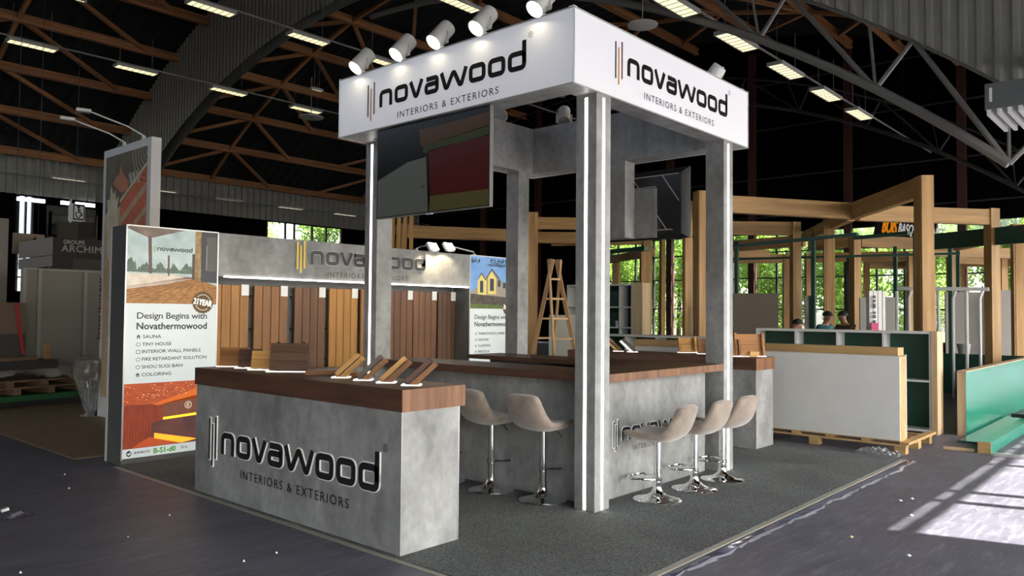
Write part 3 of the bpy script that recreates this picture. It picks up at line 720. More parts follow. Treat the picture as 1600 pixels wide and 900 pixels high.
def panel_sample(px, py, w, h, m_, label, hooks=False, ang=-48, n=2, z=CH, frame=True, lean=14, back=False):
    p = at(px, py, z=z); r = thing('wood_sample', label, 'sample', (0,0,0), 'wood samples in lit trays')
    if frame: MB().box(-w/2-.02, w/2+.02, -.04, -.022, 0, .008).build('lit_frame', led_dim, r); MB().box(w/2+.002, w/2+.02, -.022, .05, 0, .008).build('lit_frame', led_dim, r)
    la = math.radians(lean); hb = h/n
    M = Matrix.Translation((0,-.005,.012)) @ Matrix.Rotation(-la, 4, 'X')
    for k in range(n):
        o = MB().box(-w/2, w/2, -.011, .011, k*hb+.002, (k+1)*hb-.001).build('sample_board', m_, r); o.matrix_local = M
    for sx in (-w*.33, w*.33):
        o = MB().box(sx-.012, sx+.012, .011, .035, 0, h+(.015 if hooks else -.01)).build('batten', black_pl if hooks else m_, r); o.matrix_local = M
    if back:
        for sx in (-w*.5+.012, w*.5-.012):
            o = MB().box(sx-.014, sx+.014, -.05, -.012, .0, h+.005).build('side_batten', m_, r); o.matrix_local = M
    r.location = (p.x, p.y, z); r.rotation_euler = (0,0,math.radians(ang)); return r
panel_sample(366, 573, .26, .165, mid, 'orange-brown cladding sample leftmost on the left counter', n=2)
panel_sample(390, 575.5, .20, .16, drk, 'dark cladding sample second from the left on the left counter', n=3)
panel_sample(408, 578, .17, .155, hon, 'pale honey two-board sample between two dark ones on the left counter')
panel_sample(451, 581, .32, .23, drk, 'large dark brown three-board cladding sample with two hooks', hooks=True, n=3)
def plank(p, L, w, t, m_, label, ang, name='wood_sample', tilt=0):
    r = thing(name, label, 'sample', (0,0,0)); o = MB().box(-L/2, L/2, -w/2, w/2, 0, t).build('sample_board', m_, r); o.rotation_euler = (0, tilt, 0); r.location = p
    r.rotation_euler = (0,0,math.radians(ang)); return r
p = at(503, 577, x=-1.42); plank((p.x, p.y, CH), .24, .11, .035, mid, 'brown board sample lying flat behind the large dark one', -45)
p = at(548, 577, x=-1.33); plank((p.x, p.y, CH), .20, .10, .03, mid, 'short brown sample lying behind the honey block', -60)
leaning_block(966, 545, [mid, hon], 'brown board sample leaning left in a tray on the right counter', -1, xs=3.86)
leaning_block(988, 547, [black_pl, alu], 'black ribbed sample leaning in a tray on the right counter', -1, xs=3.86)
for (px, py, lab, m_, w) in ((1074, 551, 'batten-backed honey sample turned away, centre of right counter', hon, .24), (1100, 553, 'brown batten-backed sample turned away, beside the right column', mid, .16), (1148, 557, 'narrow brown sample left of the large one at the right counter end', mid, .14), (1171, 557, 'large orange-brown batten-backed sample at the right counter end', ora, .36)):
    panel_sample(px, py, w, .19 if w < .3 else .27, m_, lab, n=2, back=True, lean=16, ang=-48)
p = at(1200, 555, z=CH); p.x = 4.1
plank((4.1, .55, CH), .12, .12, .06, hon, 'pale wooden block on the corner of the right counter', -40)

# ------------------------------------------------------------------ back wall and poster pylons
PY = 4.628
bw = thing('display_wall', 'concrete-look sample wall with logo header between two tall posters', 'wall', (1.25, 4.8, 0))
B(-.75, 3.25, 5.0, 5.04, .012, 2.46).build('back_panel', dark_side, bw)
B(-.75, 3.25, PY, 5.0, 1.975, 2.46).build('header', concrete, bw)
B(-.68, 3.22, PY-.012, PY+.012, 1.962, 1.976).build('led_strip', led, bw)
B(-.75, 3.25, PY+.06, 5.0, .012, .86).build('plinth', concrete, bw)
yl = mat('bar_yellow', (.75,.48,.02,1), .4, emit=.15)
logo(Plane((.245, PY, 0), (1,0,0), (0,0,1), (0,-1,0)), 0, 2.172, 2.09, .03, bw, mat('charcoal_letter', (.016,.018,.020,1), .35), bars=[yl, yl, yl], edge=mat('letter_side', (.55,.58,.60,1), .4), tm=mat('tag_brown', (.06,.05,.045,1), .5), reg=False)
cols = [((.34,.17,.05,1),(.52,.29,.11,1),'knotty orange-brown'), ((.22,.10,.035,1),(.36,.18,.07,1),'warm mid-brown'), ((.12,.055,.025,1),(.21,.10,.05,1),'dark chocolate'), ((.38,.19,.045,1),(.58,.32,.09,1),'golden honey'),
        ((.28,.13,.04,1),(.42,.22,.08,1),'tan brown half hidden'), ((.13,.06,.035,1),(.21,.10,.06,1),'reddish dark brown'), ((.13,.06,.035,1),(.26,.13,.08,1),'dark strongly grained'), ((.09,.05,.035,1),(.15,.085,.065,1),'darkest greyish brown')]
places = ['next to the left poster', 'second from the left poster', 'third from the left poster', 'left of the LED column', 'just behind the LED column', 'just right of the LED column', 'second from the right end', 'at the right end of the wall']
for i, x0 in enumerate((-.66, -.13, .43, .95, 1.46, 1.93, 2.40, 2.89)):
    w = .46 if i < 7 else .36
    r = thing('cladding_panel', '%s board panel on sample wall, %s' % (cols[i][2], places[i]), 'panel', (x0+w/2, 4.95, .86), 'cladding sample panels on the back wall')
    m_ = wood('cladding_%d' % i, tuple(c*k for c, k in zip(cols[i][0], (.80,.68,.45,1))), tuple(c*k for c, k in zip(cols[i][1], (.82,.70,.48,1))), .5, 'Z', 11)
    for k in range(4):
        B(x0+k*w/4+.003, x0+(k+1)*w/4-.003, 4.925, 4.955, .862, 1.89).build('board', m_, r, bevel=.003)
    for z in (.95, 1.35, 1.75): B(x0-.02, x0+w, 4.955, 4.998, z, z+.03).build('batten', black_pl, r)
    t = B(x0+w-.10, x0+w-.005, 4.918, 4.924, 1.77, 1.90).build('price_tag', white_paint, r)
    write('ABC', Plane((x0+w-.085, 4.917, 1.87), (1,0,0), (0,0,1), (0,-1,0)), 0, 0, .045, .010, fixture, r, 'tag_print', .001) if False else None
# floodlights on the wall top
def arm_light(foot, head, label, on, size=.16, mt=white_paint):
    foot = V(foot); head = V(head); r = thing('arm_spotlight', label, 'spotlight', foot)
    MB().box(foot.x-.02, foot.x+.02, foot.y-.02, foot.y+.02, foot.z-.0, foot.z+.08).build('clamp', mt, r)
    mid_ = foot+V((0,0,.08)); MB().tube([mid_, mid_+(head-mid_)*.3+V((0,0,.03)), head], .011, 8).build('arm', mt, r, True)
    d = (head-mid_); d.z = 0; d.normalize(); s = d.cross(V((0,0,1)))
    h = MB().bar(head-d*.02, head+d*size, size*.8, .035); hd_ = h.build('head', mt, r)
    h = MB().bar(head-d*.01, head+d*(size-.01), size*.7, .006).xf(Matrix.Translation((0,0,-.021))); h.build('lens', glow_hot if on else alu, hd_)
    if on:
        ld = bpy.data.lights.new('flood', 'AREA'); ld.size = .12; ld.energy = 12; ld.color = (1,.83,.58); lo = bpy.data.objects.new('flood', ld); COL.objects.link(lo); lo.parent = r; lo.location = head+d*.07-V((0,0,.04))-foot
def flood(fpx, hpx, lab):
    f_ = at(fpx, 392, y=4.83); f_.z = 2.46; h_p = at(hpx, 386, y=4.50); s_ = 1 if hpx > fpx else -1
    r = thing('arm_spotlight', lab, 'spotlight', f_)
    B(f_.x-.02, f_.x+.02, 4.81, 4.85, 2.46, 2.50).build('clamp', white_paint, r)
    MB().tube([V((f_.x,4.83,2.50)), V((f_.x+.05*s_,4.80,2.53)), h_p+V((-.07*s_,.03,.02))], .010, 8).build('arm', white_paint, r, True)
    hd = MB().box(-.085, .085, -.02, .02, -.065, .065); M_ = Matrix.Translation(h_p) @ Matrix.Rotation(math.radians(-38), 4, 'X'); hd_ = hd.xf(M_).build('head', white_paint, r)
    MB().box(-.075, .075, -.026, -.0205, -.055, .055).xf(M_).build('lens', glow_hot, hd_)
    spot_light(h_p+V((0,-.05,-.05)), h_p+V((0,.35,-.9)), 9, 120, parent=r)
flood(650, 676, 'lit floodlight on thin arm above the sample wall, left of the pair')
flood(741, 701, 'lit floodlight on thin arm above the sample wall, right of the pair')

def pylon(x0, label):
    r = thing('poster_pylon', label, 'poster', (x0+.5, 4.83, 0))
    B(x0, x0+1.0, PY+.004, 4.985, .0, 2.462).build('body', dark_side, r)
    B(x0-.004, x0+1.004, 4.985, 5.03, .0, 2.466).build('rear_profile', mat('pale_profile', (.55,.56,.57,1), .35), r)
    for (a,b,c,d) in ((x0-.003,x0+.010,.05,2.465),(x0+.990,x0+1.003,.05,2.465),(x0,x0+1,2.453,2.465)): B(a,b,PY-.004,PY+.006,c,d).build('frame', alu, r)
    return r, Plane((x0, PY, 0), (1,0,0), (0,0,1), (0,-1,0))
E_ = .14
def P_(n, r, g, b, e=E_): return mat('print_'+n, srgb(r,g,b), .5, emit=e, ecol=srgb(r,g,b))
def P_grad(n, c1, c2, scale=6, e=E_, stretch=(1,1,1)):
    return mat('print_'+n, srgb(*c1), .5, emit=e, var=.2, vscale=scale, col2=srgb(*c2), stretch=stretch)
pA, pl = pylon(-1.755, 'tall lit poster with a wooden terrace above and a red sauna below')
q = lambda pts, m_, n, l=.002: pr_poly(pl, pts, l, m_, pA, n)
q([(.01,.07),(.99,.07),(.99,2.452),(.01,2.452)], P_('white', 205,213,213), 'print_sheet', .001)
q([(.012,1.655),(.988,1.655),(.988,2.452),(.012,2.452)], P_grad('sky', (150,172,172), (192,206,204), 4), 'print_sky')
random.seed(3)
mb = MB(); tp = [(.012, 1.98)]
for i in range(60):
    x = .012+i*.70/59; tp.append((x, 2.02+.05*random.random()+(.05 if i < 8 else 0)+.03*math.sin(i*.5)))
tp.append((.712, 1.98)); mb.add([pl.p(a, b, .0025) for a, b in tp], [tuple(range(len(tp)))]); mb.build('print_trees', P_grad('trees', (62,76,70), (110,126,112), 50), pA)
q([(.012,1.655),(.988,1.655),(.988,1.86),(.79,1.92),(.5,1.965),(.012,1.965)], P_grad('deck', (128,84,40), (176,126,68), 14, stretch=(1,1,3)), 'print_deck', .003)
q([(.012,1.80),(.40,1.86),(.70,1.925),(.5,1.965),(.012,1.965)], P_grad('deck_pale', (196,178,160), (214,206,192), 10), 'print_deck_glare', .0035)
mb = MB()
for i in range(16):
    x = -.9+i*.16; 
    A_ = V((x, 1.655)); B_ = V((.66+i*.014, 1.945)); 
    if A_.x < .012: t = (.012-A_.x)/(B_.x-A_.x); A_ = A_+(B_-A_)*t
    if A_.x > .985: continue
    L, R = stroke([A_, B_], .004); mb.add([pl.p(k.x, k.y, .004) for k in (L[0],L[1],R[1],R[0])], [(0,1,2,3)])
mb.build('print_deck_joints', P_('joint', 95,55,28), pA)
q([(.012,2.452),(.62,2.452),(.26,2.345),(.22,2.345),(.012,2.425)], P_grad('soffit', (95,84,76), (130,116,104), 8), 'print_soffit', .003)
q([(.22,2.36),(.255,2.36),(.27,1.97),(.235,1.97)], P_('post', 96,78,72), 'print_post', .0035)
q([(.43,2.17),(.45,2.17),(.455,1.95),(.435,1.95)], P_('post', 96,78,72), 'print_post', .0035)
q([(.73,2.452),(.81,2.452),(.80,1.90),(.73,1.92)], P_grad('stone', (120,98,66), (168,142,98), 22), 'print_stone', .0035)
q([(.70,2.20),(.73,2.20),(.73,1.92),(.70,1.93)], P_('post2', 80,64,60), 'print_post', .0035)
q([(.80,2.452),(.988,2.452),(.988,1.89),(.80,1.90)], P_('door', 66,66,72), 'print_door', .0035)
q([(.86,2.40),(.975,2.40),(.975,2.02),(.86,2.02)], P_('door_glass', 88,88,84), 'print_door_glass', .004)
q([(.862,2.30),(.868,2.30),(.866,2.03),(.860,2.03)], P_('door_handle', 170,170,165), 'print_door_handle', .0045)
logo(Plane(pl.p(.28, 2.215), pl.u, pl.v, pl.n), 0, 0, .42, .0045, pA, P_('logo_dark', 40,52,58, .1), bars=[P_('logo_green', 150,165,70)]*3, tm=P_('tag_grey', 120,135,138), reg=False)
# round badge
mb = MB(); n = 48; ring = []
for k in range(n): rr = .125 if k % 2 else .115; ring.append((.83+rr*math.cos(2*math.pi*k/n), 1.675+rr*math.sin(2*math.pi*k/n)))
mb.add([pl.p(a, b, .005) for a, b in ring], [tuple(range(n))]); mb.build('print_badge', P_('badge', 88,66,34), pA)
mb = MB()
for (a0, a1) in ((.2,2.4),(3.5,5.4)):
    arc_ = [V((.83+.085*math.cos(a0+(a1-a0)*k/14), 1.675+.085*math.sin(a0+(a1-a0)*k/14))) for k in range(15)]
    L, R = stroke(arc_, .007)
    for k in range(14): mb.add([pl.p(s_.x, s_.y, .0055) for s_ in (L[k],L[k+1],R[k+1],R[k])], [(0,1,2,3)])
mb.build('print_badge_ring', P_('cream', 225,205,180), pA)
write('21YEAR', pl, .725, 1.645, .21, .062, P_('pure', 245,245,240,.6), pA, 'badge_lettering', .006, bold=.0016, rot=-.16)
tx = P_('text_grey', 56,62,66, .02); tb = P_('text_dark', 36,42,48, .02)
write('Design Begins with', pl, .125, 1.475, .755, .085, tx, pA, 'headline', .003, .95, bold=.0012)
write('Novathermowood', pl, .125, 1.385, .755, .068, tb, pA, 'headline', .003, bold=.0025)
ZR = [at(250, k, y=PY).z-.017 for k in (525.5, 537.2, 548.5, 560.2, 572, 584)]
rows = [('SAUNA', .19, 1.258, .19), ('TINY HOUSE', .185, 1.165, .305), ('INTERIOR WALL PANELS', .185, 1.075, .63), ('FIRE RETARDANT SOLUTION', .185, .985, .70), ('SHOU SUGI BAN', .185, .90, .43), ('COLORING', .185, .81, .31)]
rows = [(t_, a_, ZR[i], w_) for i, (t_, a_, b_, w_) in enumerate(rows)]
for t_, a_, b_, w_ in rows: write(t_, pl, a_, b_, w_, .034, tx, pA, 'list_entry', .003, bold=.0008)
ic = tx
for i, (_, _, b_, _) in enumerate(rows):
    c = (.145, b_+.015)
    if i in (0, 5): 
        q([(c[0]-.022,c[1]),(c[0],c[1]+.024),(c[0]+.022,c[1])], ic, 'list_icon', .003); q([(c[0]-.015,c[1]-.02),(c[0]-.005,c[1]-.02),(c[0]-.005,c[1]),(c[0]-.015,c[1])], ic, 'list_icon', .003); q([(c[0]+.005,c[1]-.02),(c[0]+.015,c[1]-.02),(c[0]+.015,c[1]),(c[0]+.005,c[1])], ic, 'list_icon', .003)
    else:
        ringp = [V((c[0]+.02*math.cos(2*math.pi*k/16), c[1]+.018*math.sin(2*math.pi*k/16))) for k in range(16)] if i in (3, 4, 1) else [V((c[0]-.018,c[1]-.018)),V((c[0]+.018,c[1]-.018)),V((c[0]+.018,c[1]+.018)),V((c[0]-.018,c[1]+.018))]
        L, R = stroke(ringp, .005, True); mb = MB(); N = len(ringp)
        for k in range(N): j = (k+1) % N; mb.add([pl.p(s_.x, s_.y, .003) for s_ in (L[k],L[j],R[j],R[k])], [(0,1,2,3)])
        mb.build('list_icon', ic, pA)
# sauna picture
q([(.012,.155),(.988,.155),(.988,.825),(.012,.825)], P_grad('sauna_red', (128,46,26), (158,66,34), 9, stretch=(6,1,1)), 'print_sauna', .002)
q([(.012,.825),(.988,.825),(.988,.72),(.40,.60),(.012,.61)], P_grad('sauna_ceiling', (150,58,30), (205,95,36), 12, stretch=(1,1,8)), 'print_ceiling', .0025)
q([(.988,.80),(.988,.66),(.36,.585),(.30,.60)], P_('sauna_orange', 226,110,28), 'print_glow', .003)
q([(.42,.60),(.988,.70),(.988,.46),(.42,.43)], P_grad('sauna_wall', (112,62,46), (132,78,56), 8, stretch=(14,1,1)), 'print_rear_wall', .003)
q([(.42,.43),(.988,.46),(.988,.485),(.42,.455)], P_('sauna_line', 255,165,30,.9), 'print_light_line', .0035)
q([(.30,.40),(.42,.43),(.988,.46),(.988,.155),(.30,.155)], P_grad('bench', (82,50,52), (110,66,58), 5), 'print_bench', .003)
q([(.33,.30),(.80,.19),(.62,.165),(.33,.245)], P_('sauna_line2', 245,140,28,.7), 'print_bench_light', .0035)
q([(.10,.165),(.28,.26),(.33,.245),(.62,.165)], P_('sauna_floor', 196,84,34), 'print_floor', .0035)
mb = MB()
for k in range(14):
    L, R = stroke([V((.03+k*.027,.60)), V((.03+k*.027,.19+.009*k))], .003); mb.add([pl.p(s_.x, s_.y, .0037) for s_ in (L[0],L[1],R[1],R[0])], [(0,1,2,3)])
mb.build('print_slat_joints', P_('slat', 92,32,22), pA)
mb = MB()
for k in range(70):
    x = .03+.93*random.random(); y = .63+.18*random.random(); r_ = .004
    if y < .62+.12*x*.9: continue
    mb.add([pl.p(x-r_,y,.004), pl.p(x,y-r_,.004), pl.p(x+r_,y,.004), pl.p(x,y+r_,.004)], [(0,1,2,3)])
mb.build('print_star_lights', P_('stars', 255,225,190,.9), pA)
c = V((.69, .565)); rp = [c+V((math.cos(2*math.pi*k/20)*.036, math.sin(2*math.pi*k/20)*.036)) for k in range(20)]
L, R = stroke(rp, .009, True); mb = MB()
for k in range(20): j = (k+1) % 20; mb.add([pl.p(s_.x, s_.y, .004) for s_ in (L[k],L[j],R[j],R[k])], [(0,1,2,3)])
mb.build('print_round_lamp', P_('cream', 225,205,180), pA)
write('E', pl, .675, .545, .03, .04, P_('cream', 225,205,180), pA, 'lamp_mark', .004, bold=.002)
q([(.01,.065),(.99,.065),(.99,.16),(.01,.16)], P_('white', 205,213,213), 'print_foot_strip', .004)
rp = [(.075+.026*math.cos(2*math.pi*k/20), .112+.03*math.sin(2*math.pi*k/20)) for k in range(20)]
q(rp, tb, 'foot_emblem', .0045); q([(.055,.115),(.068,.095),(.09,.10),(.095,.13),(.075,.118)], P_('white', 205,213,213), 'foot_emblem_leaf', .005)
write('BURNBLOCK', pl, .13, .105, .16, .022, tx, pA, 'foot_lettering', .005, bold=.0008)
write('B-S1-d0', pl, .33, .088, .23, .052, P_('foot_green', 88,148,84,.2), pA, 'foot_lettering', .005, bold=.004)
write('fire', pl, .62, .10, .07, .035, tx, pA, 'foot_lettering', .005)

pB, pl = pylon(3.253, 'tall lit poster with gabled houses behind the bar')
q = lambda pts, m_, n, l=.002: pr_poly(pl, pts, l, m_, pB, n)
q([(.01,.07),(.99,.07),(.99,2.452),(.01,2.452)], P_('white', 205,213,213), 'print_sheet', .001)
q([(.012,1.655),(.988,1.655),(.988,2.452),(.012,2.452)], P_grad('blue_sky', (88,136,196), (130,170,215), 2), 'print_sky')
q([(.02,1.70),(.02,1.90),(.17,1.98),(.17,2.08),(.25,2.20),(.33,2.12),(.47,2.26),(.64,2.12),(.988,1.96),(.988,1.70)], P_('house', 150,140,124), 'print_house', .0025)
q([(.17,1.84),(.17,2.07),(.25,2.18),(.36,2.11),(.36,1.84)], P_('house_yellow', 214,196,110), 'print_gable', .003)
q([(.40,1.88),(.40,2.14),(.48,2.24),(.58,2.12),(.58,1.88)], P_('house_yellow', 214,196,110), 'print_gable', .003)
for (a,b,c_,d) in ((.22,.29,1.90,2.08),(.44,.53,1.93,2.12),(.62,.68,2.0,2.10),(.74,.80,1.98,2.07)): q([(a,c_),(b,c_),(b,d),(a,d)], P_('house_glass', 45,55,70), 'print_window', .0035)
q([(.16,2.08),(.25,2.21),(.34,2.11),(.48,2.28),(.66,2.13),(.66,2.10),(.48,2.25),(.34,2.085),(.25,2.18)], P_('house_roof', 70,66,72), 'print_roof_edge', .004)
q([(.012,1.72),(.988,1.70),(.988,1.83),(.012,1.88)], P_grad('fence', (52,48,44), (92,84,76), 12), 'print_fence', .004)
q([(.012,1.655),(.988,1.655),(.988,1.71),(.012,1.73)], P_grad('grass', (72,92,40), (96,112,56), 12), 'print_grass', .0045)
mb = MB()
for k in range(60):
    x = .45+.5*random.random(); y = 2.44-.11*random.random()**1.5; a = random.uniform(-2.2, -1.0); d_ = V((math.cos(a), math.sin(a)))*.05; n_ = V((-d_.y, d_.x))*.18
    c = V((x, y)); mb.add([pl.p(*(c), .003), pl.p(*(c+d_*.5+n_), .003), pl.p(*(c+d_), .003), pl.p(*(c+d_*.5-n_), .003)], [(0,1,2,3)])
for k in range(20):
    c = V((.03+.18*random.random(), 2.44-.06*random.random())); a = random.uniform(-2.2,-1.0); d_ = V((math.cos(a), math.sin(a)))*.05; n_ = V((-d_.y, d_.x))*.18
    mb.add([pl.p(*(c), .003), pl.p(*(c+d_*.5+n_), .003), pl.p(*(c+d_), .003), pl.p(*(c+d_*.5-n_), .003)], [(0,1,2,3)])
mb.build('print_leaves', P_('leaf', 48,66,50), pB)
logo(Plane(pl.p(.36, 2.31), pl.u, pl.v, pl.n), 0, 0, .42, .0045, pB, P_('logo_dark', 40,52,58, .1), bars=[P_('logo_green', 150,165,70)]*3, tm=P_('tag_grey', 120,135,138), reg=False)
write('Design Begins with', pl, .11, 1.475, .755, .085, tx, pB, 'headline', .003, .95, bold=.0012)
write('Novathermowood', pl, .11, 1.385, .755, .068, tb, pB, 'headline', .003, bold=.0025)
for t_, b_, w_ in (('THERMOWOOD LUMBER', 1.258, .60), ('DECKING', 1.165, .23), ('CLADDING', 1.075, .27), ('PERGOLA', .985, .26), ('SUNSHADES', .90, .32)):
    write(t_, pl, .19, b_, w_, .034, tx, pB, 'list_entry', .003, bold=.0008); q([(.13,b_),(.155,b_),(.155,b_+.03),(.13,b_+.03)], P_('tag_grey', 120,135,138), 'list_icon', .003)
n = 48; ring = [(.86+(.125 if k % 2 else .115)*math.cos(2*math.pi*k/n), 1.675+(.125 if k % 2 else .115)*math.sin(2*math.pi*k/n)) for k in range(n)]
q(ring, P_('badge', 88,66,34), 'print_badge', .005)
write('21YEAR', pl, .755, 1.645, .21, .062, P_('pure', 245,245,240,.6), pB, 'badge_lettering', .006, bold=.0016, rot=-.16)

# ------------------------------------------------------------------ tall neighbouring pylon behind left poster
tp_ = thing('poster_pylon', 'tall unlit white-framed pylon with a leaf and red planks print, behind the left poster', 'poster', (-.39, 7.95, 0))
B(-.437, -.30, 7.135, 8.75, 0, 3.97).build('body', white_paint, tp_)
pl = Plane((-.437, 8.75, 0), (0,-1,0), (0,0,1), (-1,0,0))
D_ = lambda n, r, g, b: mat('dull_'+n, srgb(min(255,r*1.3),min(255,g*1.28),min(255,b*1.22)), .8, spec=.1, var=.15, vscale=5)
q = lambda pts, m_, n, l=.002: pr_poly(pl, pts, l, m_, tp_, n)
q([(.09,.3),(1.50,.3),(1.50,3.86),(.09,3.86)], D_('dark', 92,88,80), 'print_sheet', .001)
q([(.09,.3),(1.50,.3),(1.50,3.42),(.66,3.10),(.45,3.05),(.09,2.95)], D_('tan', 150,132,112), 'print_lower', .002)
for (a, b, d) in ((.64,3.12,3.58),(.64,2.80,3.26),(.64,2.50,2.94)):
    q([(a,b-.20),(1.50,d-.22),(1.50,d),(a,b)], D_('plank_red', 160,96,78), 'print_plank', .003)
q([(.62,3.13),(1.50,3.59),(1.50,3.64),(.62,3.18)], D_('cream', 168,164,140), 'print_plank_edge', .004)
lf = [(.24,2.3),(.16,2.85),(.10,2.98),(.20,3.05),(.16,3.22),(.26,3.22),(.30,3.44),(.38,3.28),(.46,3.34),(.48,3.18),(.58,3.26),(.54,3.06),(.60,2.9),(.56,2.3)]
q(lf, D_('leaf', 160,156,142), 'print_leaf', .005)
q([(.36,3.44),(.46,3.52),(.58,3.56),(.62,3.72),(.68,3.58),(.80,3.50),(.92,3.42),(.86,3.30),(.66,3.28),(.52,3.36)], D_('roof', 150,104,90), 'print_tools', .003)
for k in range(3): q([(.90+k*.12,3.52),(.97+k*.12,3.56),(1.05+k*.12,3.40),(.98+k*.12,3.36)], D_('grey_tool', 140,142,138), 'print_tool_tip', .0035)
for k in range(6):
    mb = MB(); arc_ = [V((1.50-(.05+.085*k)*math.cos(t), 3.86-(.12+.065*k)*math.sin(t)*1.1)) for t in [i*1.5/10 for i in range(11)]]
    L, R = stroke(arc_, .010)
    for i in range(10): mb.add([pl.p(s_.x, s_.y, .003) for s_ in (L[i],L[i+1],R[i+1],R[i])], [(0,1,2,3)])
    mb.build('print_rope_arc', D_('cream', 168,164,140), tp_)
write('Distributeur', Plane((-.437, 8.72, 1.15), (0,0,1), (0,1,0), (-1,0,0)), 0, -.0, .95, .10, mat('print_red', (.16,.015,.015,1), .5), tp_, 'side_lettering', .003, bold=.004)
arm_light((-.37, 8.2, 3.97), (-1.02, 8.35, 4.28), 'unlit arm spotlight, left of the two on top of the tall pylon', False)
arm_light((-.37, 7.55, 3.97), (-1.02, 7.75, 4.30), 'unlit arm spotlight, right of the two on top of the tall pylon', False)

# ------------------------------------------------------------------ ceiling luminaires
def luminaire(x, y, z, L, wd, label, group, m_=glow_warm, hang=1.2):
    r = thing('ceiling_light', label, 'ceiling light', (x, y, z), group)
    B(x, x+L, y-wd/2, y+wd/2, z, z+.09).build('housing', fixture, r)
    df_ = B(x+.05, x+L-.05, y-wd/2+.04, y+wd/2-.04, z-.004, z).build('diffuser', m_, r)
    for k in range(1, 7): B(x+k*L/7-.006, x+k*L/7+.006, y-wd/2+.03, y+wd/2-.03, z-.018, z-.004).build('louvre', fixture, df_)
    for xx in (x+.15, x+L-.15): MB().tube([(xx, y, z+.09), (xx, y, min(z+hang, roof_z(y)-.2))], .008, 5).build('hanger', steel, r)
for i, x in enumerate((5.3, 8.2, 11.1, 14.0, 16.9, 19.8)):
    luminaire(x+.1, 4.5, 8.0, 1.5, .42, 'warm louvred ceiling light in the right-hand row, number %s from the near end' % ['one','two','three','four','five','six'][i], 'right row of ceiling lights')
for i, x in enumerate((-.9, 2.1, 5.2, 8.5, 11.8, 15.1)):
    luminaire(x, 23.0, 9.6, 1.35, .38, 'warm louvred ceiling light in the left outer row, number %s from the left' % ['one','two','three','four','five','six'][i], 'left outer row of ceiling lights')
for i, x in enumerate((4.25, 7.25, 10.1)):
    luminaire(x, 16.0, 9.6, 1.28, .38, 'warm louvred ceiling light in the inner row above the arch girder, %s' % ['at the frame top','in the middle','behind the spotlights'][i], 'inner row of ceiling lights')
luminaire(8.3, 10.75, 9.6, 1.3, .38, 'warm ceiling light cut by the frame top above the canopy spotlights', 'inner row of ceiling lights')
luminaire(3.0, 20.8, 10.6, .5, .12, 'small bright ceiling light high on the left', 'small ceiling lights')
luminaire(11.5, 21.2, 9.9, .5, .12, 'small bright ceiling light left of the canopy', 'small ceiling lights')
dim = mat('luminaire_dim', (.8,.75,.6,1), .5, emit=.45, ecol=(1,.9,.7,1))
for i, (a, b) in enumerate(((80,133),(243,275),(335,377),(435,472),(522,556))):
    p = at(a, [278,297,310,323,333][i], y=34); p2 = at(b, [284,302,316,328,339][i], y=34)
    luminaire(p.x, 34, (p.z+p2.z)/2, p2.x-p.x, .3, 'dim strip light before the corrugated side wall, number %s from the left' % ['one','two','three','four','five'][i], 'strip lights along the side wall', dim)
for (ya, za) in ((4.5,8.14),(23.0,9.74),(16.0,9.74),(34.0,7.3)):
    tag(MB().tube([(-13, ya-.08, za), (29, ya-.08, za)], .03, 6).build('cable_conduit', steel), 'thin conduit running along a row of ceiling lights at height %.0f' % za if False else {4.5:'grey conduit above the right-hand row of ceiling lights',23.0:'grey conduit above the left outer row of ceiling lights',16.0:'grey conduit above the inner row of ceiling lights',34.0:'grey conduit along the corrugated side wall'}[ya], 'conduit')
# round loudspeaker / lamp dishes
for (px, py, d, r_, lab) in ((1004,40,15,.29,'round flat disc hanging over the right canopy face'),(486,184,21,.33,'round flat disc hanging left of the canopy')):
    p = deep(px, py, d); o = thing('ceiling_disc', lab, 'ceiling fitting', p)
    MB().lathe(p, [(r_*.5,.05),(r_,.02),(r_,0),(r_*.7,-.02),(.02,-.03)], 28).build('dish', fixture, o, True)
    MB().tube([p+V((0,0,.04)), p+V((0,0,1.1))], .012, 6).build('rod', steel, o)
# projector box top right
p = at(1558, 178, z=4.6)
bx = thing('heater_unit', 'grey boxed air unit with louvred underside hanging at the right edge', 'air unit', p)
B(p.x-.2, p.x+1.2, p.y-1.1, p.y+.12, p.z+.04, p.z+.42).build('casing', mat('unit_grey', (.10,.11,.11,1), .5), bx)
for k in range(9): B(p.x-.18, p.x+1.18, p.y+.05-k*.13, p.y+.10-k*.13, p.z-.04, p.z+.04).build('louvre', white_paint, bx)
write('I', Plane((p.x-.2, p.y+.1, p.z+.1), (0,-1,0), (0,0,1), (-1,0,0)), .04, .05, .03, .2, white_paint, bx, 'casing_mark', .003, bold=.004)
write('L', Plane((p.x-.2, p.y+.1, p.z+.1), (0,-1,0), (0,0,1), (-1,0,0)), .50, .02, .10, .24, white_paint, bx, 'casing_mark', .003, bold=.006)
MB().tube([p+V((.3,-.4,.42)), p+V((.3,-.4,4))], .02, 6).build('hanger', steel, bx)
p = at(1592, 88, z=5.6); luminaire(p.x, p.y-.4, p.z, 1.4, .45, 'large warm ceiling light cut by the right frame edge', 'right row of ceiling lights')

